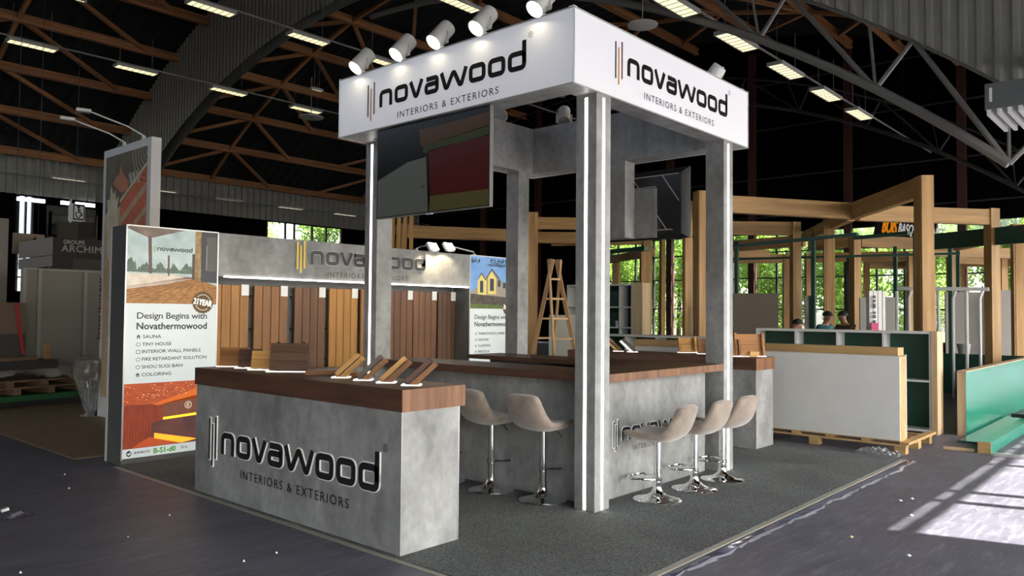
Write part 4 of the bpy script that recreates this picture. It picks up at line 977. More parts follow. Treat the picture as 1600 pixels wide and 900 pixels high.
# ------------------------------------------------------------------ right: white counter on pallet, shelves, green panels
wc = thing('counter_unit', 'unfinished white-panelled counter with raw timber rail standing on a pallet', 'counter', (4.78, 1.0, .155))
B(4.65, 4.665, -.985, 2.6, .155, 1.13).build('front_panel', white_board, wc)
B(4.665, 4.90, -.985, -.965, .155, 1.125).build('end_panel', pine_y, wc); B(4.90, 4.915, -.99, 2.6, .155, 1.14).build('rear_panel', white_board, wc)
B(4.64, 4.87, -.97, 2.6, 1.132, 1.225).build('top_rail', pine_y, wc)
B(4.645, 4.90, -.99, 2.6, .145, .155).build('base_board', pine_y, wc)
pa = thing('pallet', 'wooden pallet under the white unfinished counter', 'pallet', (5.0, .8, 0))
for x in (4.66, 5.02, 5.38, 5.7): B(x, x+.1, -1.05, 2.6, .09, .112).build('deck_board', pine_y, pa) 
for k in range(9): B(4.64, 5.85, -1.08+k*.42, -.98+k*.42, .115, .144).build('deck_board', pine_y, pa)
for x in (4.66, 5.2, 5.7):
    for y in (-1.04, -.05, .95, 2.3): B(x, x+.12, y, y+.12, 0, .09).build('block', pine_y, pa)
def shelf_unit(xf, yA, yB_, ztop, divs, depth, label, mids=(.70,), woodend=True):
    r = thing('shelf_unit', label, 'shelf', (xf+depth/2, (yA+yB_)/2, 0))
    B(xf, xf+depth, yA, yB_, ztop-.035, ztop).build('top_board', white_board, r)
    B(xf, xf+depth, yA, yB_, .03, .06).build('bottom_board', white_board, r)
    B(xf+depth-.02, xf+depth-.005, yA+.03, yB_-.03, .06, ztop-.036).build('back_panel', green_dark, r)
    for z in mids: B(xf, xf+depth-.02, yA+.03, yB_-.03, z, z+.025).build('shelf', white_board, r)
    B(xf+.002, xf+depth, yA, yA+.03, .0, ztop-.036).build('side_panel', white_board, r); B(xf, xf+depth, yB_-.03, yB_, 0, ztop-.036).build('side_panel', white_board, r)
    if woodend: B(xf-.012, xf+depth, yA-.075, yA, 0, ztop).build('end_post', pine_pale, r)
    for d_ in divs: B(xf, xf+depth-.02, d_-.015, d_+.015, .06, ztop-.036).build('divider', white_board, r)
    return r
XS = 6.578
dv = [at(px, 540, x=XS).y for px in (1380, 1308, 1243)]
shelf_unit(XS, -.86, 1.62, 1.39, dv, .30, 'low white shelf unit with green backs and raw timber end post at the right')
p1 = at(1102, 526.5, z=1.22); p0 = at(951, 521, x=p1.x)
dv = [at(px, 540, x=p1.x).y for px in (1077, 1025, 977)]
shelf_unit(p1.x, p1.y-.6, p0.y+.6, 1.22, dv, .34, 'low white shelf unit with green backs behind the bar and right column', woodend=False)
# tall shelf block with pot plant
p = at(986, 520, z=1.32)
xs_ = p1.x+.9; ya = at(988, 480, x=xs_).y; yb = ya+1.6; zt_ = at(986, 443, x=xs_).z
r = shelf_unit(xs_, ya, yb, zt_, [at(968, 470, x=xs_).y], .3, 'taller green-backed shelf block with a small potted plant', mids=(at(970,481,x=xs_).z, at(970,513,x=xs_).z), woodend=False)
B(xs_-.01, xs_+.30, at(1004, 480, x=xs_).y, ya-.005, 0, zt_+.01).build('timber_side', pine_pale, r)
pp = at(965.5, 512, x=xs_+.1); r = thing('potted_plant', 'small potted plant on the taller green shelf block', 'plant', pp)
MB().lathe(pp, [(.045,0),(.055,.14)], 14).build('pot', white_paint, r, True)
mb = MB()
for k in range(60):
    a = random.uniform(0, 6.28); e = random.uniform(.1, 1.3); d_ = V((math.cos(a)*math.cos(e), math.sin(a)*math.cos(e), math.sin(e)))*.10; s_ = d_.cross(V((0,0,1)))*.25
    o_ = pp+V((0,0,.14)); mb.add([o_, o_+d_*.6+s_, o_+d_, o_+d_*.6-s_], [(0,1,2,3)])
tag(mb.build('leaves', mat('plant_tan', (.16,.11,.06,1), .7), r), kind='stuff')
# green low walls
gp = thing('panel_wall', 'bright green glossy low panel with raw timber end at the right edge', 'panel', (9, -1.2, 0))
B(6.80, 13.2, -1.225, -1.205, .0, .85).build('green_face', green_lit, gp); B(6.80, 13.2, -1.13, -1.12, 0, .84).build('rear_face', green_dark, gp)
B(6.795, 6.83, -1.22, -1.12, 0, .845).build('end_post', pine_pale, gp); B(6.8, 13.2, -1.23, -1.12, .85, .865).build('top_edge', pine_pale, gp)
gp = thing('panel_wall', 'dark green low panel wall behind the shelf unit and raw posts', 'panel', (10.5, 0, 0))
pa_, pb_ = at(1440, 551, z=1.0), at(1620, 560, z=1.0)
pa_ = V((13.3, at(1440,551,x=13.3).y, 0)); yb2 = at(1640, 560, x=13.3).y
B(13.3, 13.4, yb2, pa_.y, 0, at(1500,553,x=13.3).z).build('green_face', green_dark, gp)
gb = thing('green_beam', 'long green-covered box beam lying on the floor at the right edge', 'beam', (7, -1.68, 0))
for k in range(8):
    x0 = 5.41+k*.62; B(x0, x0+.614, -1.755, -1.625, .0, .135).build('beam_segment', green_lit, gb)
B(5.402, 5.412, -1.757, -1.623, 0, .135).build('raw_end', pine_y, gb)
B(8.3, 8.45, -1.76, -1.5, .137, .19).build('clamp', black_pl, gb)
sp = thing('floor_board', 'thin pale batten lying on the floor before the green beam', 'batten', (5.3, -1.6, 0))
p, q_ = at(1474, 702, z=0), at(1532, 706, z=0)
MB().bar(V((p.x,p.y,.02)), V((q_.x-.06,q_.y+.05,.02)), .03, .035).build('batten', pine_pale, sp)
sp = thing('floor_board', 'grey steel channel lying on the floor to the right of the green beam end', 'batten', (5.6, -1.95, 0))
p, q_ = at(1549, 712, z=0), at(1640, 721, z=0)
MB().bar(V((p.x,p.y-.02,.02)), V((q_.x,q_.y-.02,.02)), .07, .035).build('channel', alu, sp)
gl = thing('floor_sheet', 'teal glass sheet lying flat between the green panel and the green beam', 'sheet', (7.5, -1.42, 0))
B(6.1, 9.5, -1.60, -1.27, .0, .03).build('sheet', mat('teal_sheet', (.03,.12,.12,1), .12), gl)

# ------------------------------------------------------------------ timber frames
def frame_group(label, loc): return thing('timber_pavilion', label, 'timber frame', loc)
ZB, ZH = 3.15, .26
KS = 1.159
def far(q): return (CAM.x+(q[0]-CAM.x)*KS, CAM.y+(q[1]-CAM.y)*KS)
def far_z(z): return CAM.z+(z-CAM.z)*KS
def beam(r, A_, B__, zb=ZB, h=ZH, w=.12, double=False):
    A_ = far(A_); B__ = far(B__); zb = far_z(zb); h *= KS; w *= KS
    zc = zb+h/2
    if double:
        d = (V(B__)-V(A_)).normalized(); n_ = V((-d.y, d.x))
        for s in (-1, 1): a = V(A_)+n_*.07*s; b = V(B__)+n_*.07*s; timber('beam', (a.x,a.y,zc), (b.x,b.y,zc), .05, h, pine, r)
    else: timber('beam', (A_[0],A_[1],zc), (B__[0],B__[1],zc), w, h, pine, r)
def post(r, xy, top, w=.16, ang=.6, cap=False):
    xy = far(xy); top = far_z(top); w *= KS
    timber('post', (xy[0],xy[1],0), (xy[0],xy[1],top), w, w, pine, r, roll=ang)
    if cap:
        for s in (-1,1): timber('post_lath', (xy[0]+s*(w/2+.02)*math.cos(ang+1.57), xy[1]+s*(w/2+.02)*math.sin(ang+1.57), 0), (xy[0]+s*(w/2+.02)*math.cos(ang+1.57), xy[1]+s*(w/2+.02)*math.sin(ang+1.57), top), .03, w*.9, pine, r, roll=ang)
g = frame_group('front pavilion frame of pale glulam with zigzag beams and the tallest post', (8, 0, 0))
P0 = (5.60, 2.40); J1 = (7.945, .59); T1 = (5.989, -.926)
a0 = (at(1095,320,z=3.25).x, at(1095,320,z=3.25).y)
beam(g, a0, J1); beam(g, J1, T1); post(g, T1, 3.41, .17, -.9, True); post(g, a0, 3.45, .17, -.66, True)
a1 = at(1074, 330, z=3.25); post(g, (a1.x, a1.y), 3.41, .12, -.66)
beam(g, (8.163,.59), (10.10,-.937)); post(g, (10.13,-.96), 3.43, .17, -.66)
g = frame_group('second pavilion frame of pale glulam with beams crossing behind the front one', (11, 2, 0))
beam(g, (9.054-.9,3.203+.98), (9.836,2.356)); post(g, (9.87,2.30), 3.41, .16, -.75)
beam(g, (11.281,2.662), (8.101,.671), zb=3.15, h=.2); post(g, (8.45+.7,1.05+.35), 3.33, .12, .5, True)
beam(g, (12.736,4.981), (12.333,3.067)); beam(g, (13.416,3.362), (13.072,2.324)); post(g, (13.03,2.20), 3.41, .18, -.6)
beam(g, (13.201,2.144), (15.529,.704)); beam(g, (15.529,.704), (12.843,-.865)); post(g, (12.80,-.93), 3.41, .16, .55, True)
g = frame_group('rear pavilion frame of pale glulam nearest the window wall', (19, 3, 0))
beam(g, (16.646,6.87), (17.465,5.649)); post(g, (17.5,5.6), 3.41, .18, -.9)
beam(g, (17.596,4.943), (18.297,2.467)); beam(g, (18.35,2.4), (22.5,3.5)); post(g, (17.59,4.96), 3.41, .2, -.9); post(g, (18.32,2.42), 3.41, .2, -.9)
beam(g, (20.379,1.811), (21.712,.867)); post(g, (20.34,1.84), 3.41, .22, -.6); post(g, (21.75,.84), 3.41, .22, -.6)
beam(g, (17.0,1.6), (19.6,-.3)); post(g, (16.95,1.62), 3.41, .18, -.6); post(g, (19.65,-.34), 3.41, .2, -.6)
beam(g, (20.2,-.9), (22.4,.2)); post(g, (22.2, 2.0), 3.41, .2, .3); post(g, (22.5, 3.5), 3.41, .2, .3); post(g, (21.6, 4.6), 3.41, .2, .3)
beam(g, (21.6,4.6), (22.5,3.5)); beam(g, (22.2,2.0), (22.4,.2)); post(g, (22.4,.2), 3.41, .2, .3)
g = frame_group('left pavilion frame of pale glulam seen through the bar between the columns', (9, 6, 0))
pA_ = at(830, 358, z=3.15); pQ = (pA_.x, pA_.y); post(g, pQ, 3.45, .22, -.7, True)
beam(g, pQ, (6.75, 4.83), h=.22); post(g, (6.9,4.7), 3.41, .14, -.7)
beam(g, (8.05,7.57), (9.1, 6.5), h=.25); beam(g, (9.526-.6,6.397+1.2), (9.824,5.709), h=.2); post(g, (9.86,5.64), 3.41, .2, -.8, True)
post(g, (at(1035,380,z=3.2).x, at(1035,380,z=3.2).y), 3.41, .10, -.7, True)
beam(g, (14.839,10.108), (12.895,7.333), h=.22); post(g, (at(963,420,x=14.8).x, at(963,420,x=14.8).y), 3.35, .2, .3)
beam(g, (14.0,6.3), (15.4,5.2), h=.22)
post(g, (at(1008,440,x=9.0).x, at(1008,440,x=9.0).y), 2.9, .2, -.8)
g = frame_group('pale glulam portal above the sample wall next to the two floodlights', (6.5, 8.2, 0))
beam(g, (5.60,8.85), (7.75,7.48)); post(g, (5.50,8.90), 3.43, .17, -.7); post(g, (7.80,7.45), 3.41, .17, -.7)
tw = thing('timber_tower', 'broad pale timber board tower left of the portal above the sample wall', 'timber frame', (5.0, 8.2, 0))
p = deep(624, 400, 13.4); e = RGT*.22; e.z = 0
for k in range(5):
    c = V((p.x,p.y,0)) + e.normalized()*(-.22+.105*k); timber('board', (c.x,c.y,0), (c.x,c.y,3.55), .06, .10, pine, tw, roll=math.radians(42))
# green steel uprights and roof edge strips
gs = thing('green_steelwork', 'dark green steel frame rising among the timber posts', 'steel frame', (16, 3, 0))
for (px, d) in ((1271,17),(1431,15.5),(1485,18),(1497,20),(1151,18),(1399,19),(1326,22)):
    p = deep(px, 430, d); MB().box(p.x-.04, p.x+.04, p.y-.04, p.y+.04, 0, 3.30).build('upright', green_dark, gs)
for (a, b, d1, d2, th) in (((1145,385),(1340,366),17,15,.06), ((1145,405),(1500,396),19,17,.05), ((1335,372),(1420,364),16,15,.07), ((955,393),(1010,388),16,15,.08), ((953,398),(960,392),16,16,.08)):
    p, q_ = deep(a[0], a[1], d1), deep(b[0], b[1], d2); MB().bar(p, q_, .1, th).build('edge_rail', green_dark, gs)
gf = thing('green_fascia', 'dark green board fascia at the right behind the front timber frame', 'fascia', deep(1500, 370, 17))
p, q_ = deep(1455, 378, 17), deep(1640, 362, 14); MB().bar(p, q_, .05, .34).build('fascia_board', green_dark, gf)
# banner
p, q_ = deep(1368, 352, 24), deep(1462, 366, 22); bn = thing('banner', 'dark banner with orange and white capital letters behind the timber beams', 'banner', (p+q_)/2)
MB().bar(p, q_, .05, .62).build('cloth', mat('banner_dark', (.02,.018,.014,1), .7), bn)
u_ = (q_-p).normalized(); v_ = V((0,0,1)); n_ = u_.cross(v_).normalized(); n_ = n_ if n_.dot(CAM-p) > 0 else -n_
v_ = (v_ - u_*v_.dot(u_)).normalized(); bp = Plane(p, u_, v_, n_)
write('BOIS', bp, .32, -.17, .52, .40, mat('banner_orange', (.75,.25,.01,1), .6, emit=.25), bn, 'banner_lettering', .03, bold=.02)
write('BASQUE CONST', bp, .92, -.17, 1.55, .34, mat('banner_white', (.7,.7,.68,1), .6, emit=.2), bn, 'banner_lettering', .03, bold=.012)

# background boards, scaffolds
def board(px0, px1, py0, py1, d, m_, name, label, cat, th=.04):
    a, b = deep(px0, py1, d), deep(px1, py1, d); top = deep(px0, py0, d).z; bot = max(0, a.z) if a.z > 0.6 else 0
    r = MB().bar(V((a.x,a.y,(top+bot)/2)), V((b.x,b.y,(top+bot)/2)), th, top-bot).build(name, m_); tag(r, label, cat); return r
board(1145, 1216, 458, 620, 13.5, kraft, 'partition_board', 'brown board partition right of the right canopy column', 'board')
board(1258, 1275, 462, 600, 17, grey_board, 'partition_board', 'narrow pale board between timber posts behind the low shelf unit', 'board')
board(1344, 1358, 465, 600, 16, grey_board, 'partition_board', 'grey board leaning behind the white cartons', 'board')
board(1380, 1400, 464, 600, 17, grey_board, 'partition_board', 'grey board between the white cartons and the pipe rack', 'board')
board(1478, 1552, 456, 620, 19, mat('panel_grey', (.20,.18,.16,1), .6), 'partition_board', 'large grey-brown board panels behind the white pipe rack', 'board')
board(1565, 1600, 453, 620, 18.5, mat('panel_grey', (.20,.18,.16,1), .6), 'partition_board', 'grey-brown board panel at the right edge behind the last post', 'board')
board(857, 900, 492, 620, 13.2, grey_board, 'partition_board', 'pale board behind the wooden ladder', 'board')
for i, (a, b, c_, d_) in enumerate(((1357,1366,449,516),(1367,1376,448,516),(1378,1382,450,516))):
    pass
ct = thing('carton_stack', 'row of tall white cartons with vertical print and magenta label', 'carton', deep(1366, 500, 14))
for i, (a, b) in enumerate(((1356,1362),(1363,1369),(1370,1376),(1377,1381))):
    p, q_ = deep(a, 500, 14), deep(b, 500, 14); MB().bar(V((p.x,p.y,1.05)), V((q_.x,q_.y,1.05)), .12, 2.0).build('carton', white_board, ct)
p = deep(1361, 507, 13.9); MB().bar(V((p.x,p.y,1.40)), V((p.x,p.y,1.40))+RGT*.13, .02, .15).build('label_magenta', mat('magenta', (.5,.02,.12,1), .5), ct)
p = deep(1364, 478, 13.9)
for k, (dz, hh) in enumerate(((.16,.05),(.09,.05),(.0,.08),(-.12,.04),(-.19,.06),(-.28,.05))):
    MB().bar(p+V((0,0,dz)), p+V((0,0,dz))+RGT*.045, .02, hh).build('print_mark', tb, ct)
rk = thing('pipe_rack', 'white pipe rack with bent tops standing behind the shelf unit', 'rack', deep(1480, 520, 16))
p, q_ = deep(1402, 450.5, 16.0), deep(1545, 452, 15.0); MB().bar(p, q_, .07, .07).build('top_rail', white_board, rk)
for i, px in enumerate((1403, 1422, 1468, 1491, 1512, 1533)):
    t = (px-1402)/143; d = 16.0-t; a = deep(px-2, 455, d); z0_ = 0
    if i % 2: a2 = V((a.x, a.y, a.z)); MB().tube([a2+RGT*.05, V((a.x,a.y,a.z-.14)), V((a.x,a.y,z0_))], .028, 8).build('pipe', white_board, rk, True)
    else: MB().tube([V((a.x,a.y,a.z)), V((a.x,a.y,z0_))], .032, 8).build('pipe', white_board, rk, True)
p = at(1506, 551, x=13.35); bk = thing('bucket', 'translucent bucket standing on the dark green low wall', 'bucket', V((13.35, p.y, p.z)))
zz = at(1500,553,x=13.3).z
bk.location = V((13.35, p.y, zz)); MB().lathe(bk.location, [(.10,0),(.13,.21),(.135,.21)], 20).build('pail', mat('pail', (.35,.37,.36,1), .3), bk, True)

# ladder
ld_ = thing('step_ladder', 'wooden double stepladder standing behind the bar', 'ladder', deep(869, 480, 12))
c0 = deep(869, 500, 12); rr = RGT.copy(); rr.z = 0; rr.normalize(); rr = Matrix.Rotation(math.radians(38), 3, 'Z') @ rr; ff = V((-rr.y, rr.x, 0))
def LP(a, b, z): return V((c0.x, c0.y, 0)) + rr*a + ff*b + V((0,0,z))
rail_m = wood('ladder_wood', (.30,.17,.07,1), (.45,.28,.14,1), .6, 'X', 10)
for (b_) in ((-.05, .45), (.05, -.45)):
    for s in (-1, 1): timber('rail', LP(.30*s-.04, b_[1], 0), LP(.08*s-.04, b_[0], 2.42), .03, .06, rail_m, ld_)
    for k in range(1, 8):
        t = k/8; w_ = .30-.22*t; timber('rung', LP(-w_-.04, b_[1]+(b_[0]-b_[1])*t, 2.42*t), LP(w_-.04, b_[1]+(b_[0]-b_[1])*t, 2.42*t), .03, .03, rail_m, ld_)

# ------------------------------------------------------------------ left background
lp = thing('booth_wall', 'grey-beige partition wall of three panels at the far left', 'partition', (1.6, 12.6, 0))
e0 = at(41, 430, y=12.8); zt2 = at(100, 424, y=12.8).z
for (a, b) in ((38,61),(63,132),(135,200)):
    xa, xb = at(a, 430, y=12.8).x, at(b, 430, y=12.8).x; B(xa, xb, 12.8, 12.86, 0, zt2).build('panel', grey_board, lp)
for a in (38, 62, 133.5): x = at(a, 430, y=12.8).x; B(x-.03, x+.03, 12.76, 12.9, 0, zt2+.03).build('post', fixture, lp)
B(at(38,430,y=12.8).x, at(200,430,y=12.8).x, 12.77, 12.88, zt2, zt2+.04).build('top_rail', fixture, lp)
bo = thing('booth_fascia', 'dark booth fascia with pale capital lettering and white end face', 'booth', (3, 15.2, 2.4))
xa = at(82, 400, y=15).x; z1_ = at(82, 370, y=15).z; z0_ = at(82, 422, y=15).z
B(xa, xa+4, 15, 15.1, z0_-.4, z1_).build('front_face', mat('booth_black', (.012,.012,.011,1), .6), bo)
B(xa-.01, xa, 15, 17.2, at(82,398,y=15).z, z1_).build('end_face', mat('warm_grey', (.42,.37,.29,1), .7), bo)
B(xa-.01, xa, 15, 17.2, at(82,416,y=15).z, at(82,399,y=15).z).build('end_face', mat('warm_grey', (.42,.37,.29,1), .7), bo)
B(xa+.4, xa+1.45, 14.98, 15.0, z0_-.3, at(100,403,y=15).z).build('grey_panel', mat('dull_panel', (.05,.048,.04,1), .6), bo)
bpn = Plane((xa, 15, 0), (1,0,0), (0,0,1), (0,-1,0)); lm = mat('booth_letter', (.28,.28,.27,1), .5)
a = at(99, 380.5, y=15); b = at(132, 381, y=15); write('GROUPE', bpn, a.x-xa, a.z, b.x-a.x, .085, lm, bo, 'lettering', .01, bold=.005)
a = at(96, 392, y=15); b = at(166, 393, y=15); write('ARCHIMEDE', bpn, a.x-xa, a.z-.01, (b.x-a.x)*1.32, .15, lm, bo, 'lettering', .01, 1.1, bold=.005)
hs = thing('hall_sign', 'beige direction sign with black arrow and the word hall', 'sign', (1, 18, 3))
a, b = at(20, 396, y=18), at(70, 367, y=18); B(a.x, b.x, 18, 18.06, a.z, b.z).build('board', mat('sign_beige', (.33,.27,.19,1), .6), hs)
sp_ = Plane((a.x, 18, a.z), (1,0,0), (0,0,1), (0,-1,0)); W_ = b.x-a.x; H_ = b.z-a.z
write('HALL', sp_, .28*W_, .06*H_, .62*W_, .36*H_, print_black, hs, 'lettering', .01, bold=.01)
pr_poly(sp_, [(.58*W_,.72*H_),(.72*W_,.88*H_),(.72*W_,.54*H_)], .01, print_black, hs, 'arrow')
ws = thing('accessibility_sign', 'white hanging cube sign with black wheelchair symbol', 'sign', (4, 18, 4))
a, b = at(113, 344, y=18), at(133, 320, y=18); B(a.x, b.x, 18, 18+(b.x-a.x), a.z, b.z).build('cube', mat('sign_white', (.55,.55,.56,1), .5, emit=.05), ws)
sp_ = Plane((a.x, 18, a.z), (1,0,0), (0,0,1), (0,-1,0)); W_ = b.x-a.x; H_ = b.z-a.z
for (x0,x1,y0,y1) in ((.04,.96,.04,.12),(.04,.96,.88,.96),(.04,.12,.04,.96),(.88,.96,.04,.96)): pr_poly(sp_, [(x0*W_,y0*H_),(x1*W_,y0*H_),(x1*W_,y1*H_),(x0*W_,y1*H_)], .01, print_black, ws, 'border')
mb = MB()
for path, cl_ in (([V((.47,.78)),V((.47,.5)),V((.68,.5)),V((.78,.28))], False), ([V((.47+.0,.64)),V((.66,.64))], False)):
    L, R = stroke([V((p.x*W_, p.y*H_)) for p in path], .03)
    for k in range(len(L)-1): mb.add([sp_.p(s_.x, s_.y, .012) for s_ in (L[k],L[k+1],R[k+1],R[k])], [(0,1,2,3)])
arc_ = [V((W_*(.45+.19*math.cos(t)), H_*(.36+.19*math.sin(t)))) for t in [2.2+i*4.2/14 for i in range(15)]]; L, R = stroke(arc_, .025)
for k in range(14): mb.add([sp_.p(s_.x, s_.y, .012) for s_ in (L[k],L[k+1],R[k+1],R[k])], [(0,1,2,3)])
c_ = V((.47*W_, .84*H_)); mb.add([sp_.p(c_.x+.035*math.cos(k*.6), c_.y+.035*math.sin(k*.6), .012) for k in range(10)], [tuple(range(10))])
mb.build('wheelchair_symbol', print_black, ws)
a = at(111, 320, y=18); MB().box(a.x-.02, a.x+.02, 18, 18.04, at(111,348,y=18).z, at(111,311,y=18).z).build('hanger', white_paint, ws)
tag(B(at(0,340,y=14).x-2, at(14,340,y=14).x, 14, 14.1, 0, at(5,341,y=14).z).build('partition_board', grey_board), 'plain grey board cut by the left frame edge', 'board')
r = thing('upper_gallery', 'dark gallery block with grey horizontal bands above the booth fascia', 'gallery', (5, 26, 4))
for (z0p, z1p, g_) in ((328,335,.10),(341,352,.16),(356,366,.10)): 
    a, b = at(74, z1p, y=24), at(150, z0p, y=24); B(a.x, b.x, 24, 24.1, a.z, b.z).build('band', mat('band_%d' % z0p, (g_*.6,g_*.6,g_*.6,1), .6), r)
a, b = at(90, 372, y=23), at(122, 348, y=23); B(a.x, b.x, 23, 23.1, a.z, b.z).build('block', mat('dull_panel2', (.06,.052,.042,1), .6), r)
a, b = at(122, 372, y=23), at(152, 348, y=23); B(a.x, b.x, 23.2, 23.3, a.z, b.z).build('block', mat('dull_panel3', (.02,.018,.016,1), .6), r)
# glowing boxes added for the daylight in window slots under the corrugated wall
for i, (a, b) in enumerate(((28,72),(97,110),(120,150))):
    p, q_ = at(a, 307+ (a-28)*.09, y=35.8), at(b, 307+(b-28)*.09, y=35.8)
    tag(B(p.x, q_.x, 35.9, 36.0, p.z-.16, p.z).build('slot_glow', mat('slot_glow_white', (1,1,1,1), .5, emit=1.6, ecol=(.85,.92,1,1))), 'glowing white strip standing for a daylit slot below the corrugated wall, number %s from the left' % ['one','two','three'][i], 'slot glow', 'glowing slots under the side wall')

for o_, (hx, hy, hz) in ((hs, (at(25,367,y=18).x, 18.03, at(25,367,y=18).z)), (hs, (at(60,367,y=18).x, 18.03, at(60,367,y=18).z)), (ws, (at(123,320,y=18).x, 18.2, at(123,320,y=18).z)), (bn, tuple(p2_ for p2_ in bn.location+V((0,0,.25))))):
    MB().tube([(hx, hy, hz-.02), (hx, hy, roof_z(hy)-.3)], .005, 5).build('hanger_rod', black_pl, o_)
for xx in (xa+.1, xa+3.8):
    B(xx, xx+.08, 15.02, 15.1, 0, z0_-.4).build('leg', black_pl, bo)
for xx in (at(76,340,y=24).x, at(148,340,y=24).x): B(xx, xx+.1, 24.0, 24.1, 0, at(80,330,y=24).z).build('leg', black_pl, r)
# pallets with sheets, wrapped stool
ps = thing('pallet_stack', 'stack of pallets and boards under white sheeting on a green frame at left', 'pallet', (.2, 9.8, 0))
X0, X1, Y0, Y1 = at(-60, 640, z=0).x, 1.15, 9.1, 10.3
p0, p1_ = at(-60, 646, z=0), at(133, 627, z=0)
d_ = (p1_-p0).normalized(); n_ = V((-d_.y, d_.x, 0)); Lk = (p1_-p0).length
def PB(a0, a1, b0, b1, z0, z1, m_, name): 
    c = [p0+d_*a0+n_*b0, p0+d_*a1+n_*b0, p0+d_*a1+n_*b1, p0+d_*a0+n_*b1]
    mb = MB(); mb.add([V((q.x,q.y,z0)) for q in c]+[V((q.x,q.y,z1)) for q in c], [(0,3,2,1),(4,5,6,7),(0,1,5,4),(1,2,6,5),(2,3,7,6),(3,0,4,7)]); return mb.build(name, m_, ps)
dw = wood('old_pallet_wood', (.10,.06,.035,1), (.2,.13,.08,1), .8, 'X', 8)
PB(0, Lk, 0, 1.0, .02, .10, black_pl, 'base_skid'); PB(0, Lk, -.01, 1.0, .10, .19, mat('green_paint', (.01,.09,.03,1), .5), 'green_frame')
for k in range(5): PB(.2+k*.55, .32+k*.55, 0, 1.0, .20, .30, dw, 'block')
for k in range(9): PB(0, Lk, k*.115, k*.115+.09, .30, .325, dw, 'deck_board')
for k in range(5): PB(.1+k*.55, .22+k*.55, .02, 1.0, .33, .41, dw, 'block')
for k in range(9): PB(0, Lk, k*.115, k*.115+.09, .41, .435, dw, 'deck_board')
PB(0, Lk*.78, .1, 1.0, .60, .74, mat('dark_slab', (.03,.03,.032,1), .5), 'dark_slab')
PB(.1, Lk*.62, .15, .9, .745, .80, dw, 'loose_board'); PB(Lk*.70, Lk*.74, .2, .25, .745, .98, pine, 'upright_block')
mb = MB(); nu, nv = 26, 10; vs = []
for i in range(nu+1):
    for j in range(nv+1):
        u = i/nu; v = j/nv; z = .60 - .10*max(0, .25-v)*4*(.6+.8*random.random())*(.5+u) + .02*math.sin(u*17)+.02*math.sin(v*9+u*5)
        q_ = p0+d_*(u*Lk*.92)+n_*(-.06+v*.9); vs.append(V((q_.x, q_.y, z+.02)))
fs = [(i*(nv+1)+j, (i+1)*(nv+1)+j, (i+1)*(nv+1)+j+1, i*(nv+1)+j+1) for i in range(nu) for j in range(nv)]
mb.add(vs, fs); mb.build('white_sheeting', mat('sheeting', (.33,.32,.29,1), .6), ps, True)
wb_ = thing('wrapped_crate', 'large wrapped crate with a red strap at the far left edge', 'crate', (.2, 11.6, 0))
a, b = at(-30, 473, y=12.0), at(41, 473, y=12.0); B(a.x, b.x, 12.0, 12.7, .0, b.z-.55).build('lower_crate', mat('crate_dark', (.045,.047,.048,1), .5), wb_); B(a.x, b.x, 12.0, 12.7, b.z-.55, b.z).build('upper_crate', mat('crate_brown', (.16,.115,.08,1), .6), wb_)
c_ = at(25, 473, y=11.98); e_ = at(36, 553, y=11.98); MB().bar(c_, e_, .012, .05).build('strap', red, wb_)
ws_ = thing('wrapped_stool', 'bar stool wrapped in clear plastic standing behind the left poster', 'stool', at(143, 649, z=0))
c_ = ws_.location.copy()
MB().lathe(c_, [(.21,0),(.21,.006),(.12,.025),(.045,.06),(.03,.12),(.028,.55)], 28).build('pedestal', chrome, ws_, True)
MB().lathe(c_, [(.10,.55),(.20,.58),(.23,.64),(.21,.80),(.13,.84)], 24).build('seat', velvet, ws_, True)
mb = MB(); n = 30; vs = []; prof = [(.05,.02),(.11,.14),(.17,.36),(.24,.55),(.27,.66),(.25,.84),(.14,.90),(.01,.91)]
for r_, z in prof:
    for k in range(n): rr_ = r_*(1+random.uniform(-.14,.14)); vs.append(c_+V((rr_*math.cos(2*math.pi*k/n), rr_*math.sin(2*math.pi*k/n), z)))
fs = [(i*n+k, i*n+(k+1) % n, (i+1)*n+(k+1) % n, (i+1)*n+k) for i in range(len(prof)-1) for k in range(n)]
mb.add(vs, fs); mb.build('plastic_wrap', mat('wrap', (.8,.82,.82,1), .12, trans=.88, bump=.8, bscale=14), ws_)

# crumpled plastic under pallet, litter
def crumple(c, sx, sy, sz, m_, name, label, cat, n=9, parent=None):
    mb = MB(); vs = []
    for i in range(n+1):
        for j in range(n+1):
            u, v = i/n-.5, j/n-.5; e_ = max(0, 1-(2*max(abs(u), abs(v)))**3)
            vs.append(V(c)+V((u*sx, v*sy, .002+sz*e_*random.random())))
    fs = [(i*(n+1)+j, (i+1)*(n+1)+j, (i+1)*(n+1)+j+1, i*(n+1)+j+1) for i in range(n) for j in range(n)]
    mb.add(vs, fs); o = mb.build(name, m_, parent); tag(o, label, cat); return o
crumple((4.50, -.78, 0), .30, .50, .085, mat('clear_wrap', (.75,.77,.78,1), .08, trans=.85, bump=.8, bscale=30), 'plastic_film', 'crumpled clear film by the near pallet corner', 'film', 20)
p = at(28, 808, z=0); wr_ = crumple((p.x, p.y, 0), .22, .10, .05, mat('wrapper_dark', (.03,.025,.05,1), .3), 'wrapper', 'crumpled dark wrapper with pale ends on the floor at far left', 'litter', 7)
wr_.rotation_euler = (0,0,0)
q_ = at(5, 797, z=.02); o = MB().bar(q_-V((.02,.02,0)), q_+V((.03,-.02,.01)), .035, .02).build('wrapper_end', white_paint); tag(o, 'white tip of the crumpled wrapper at the far left', 'litter')
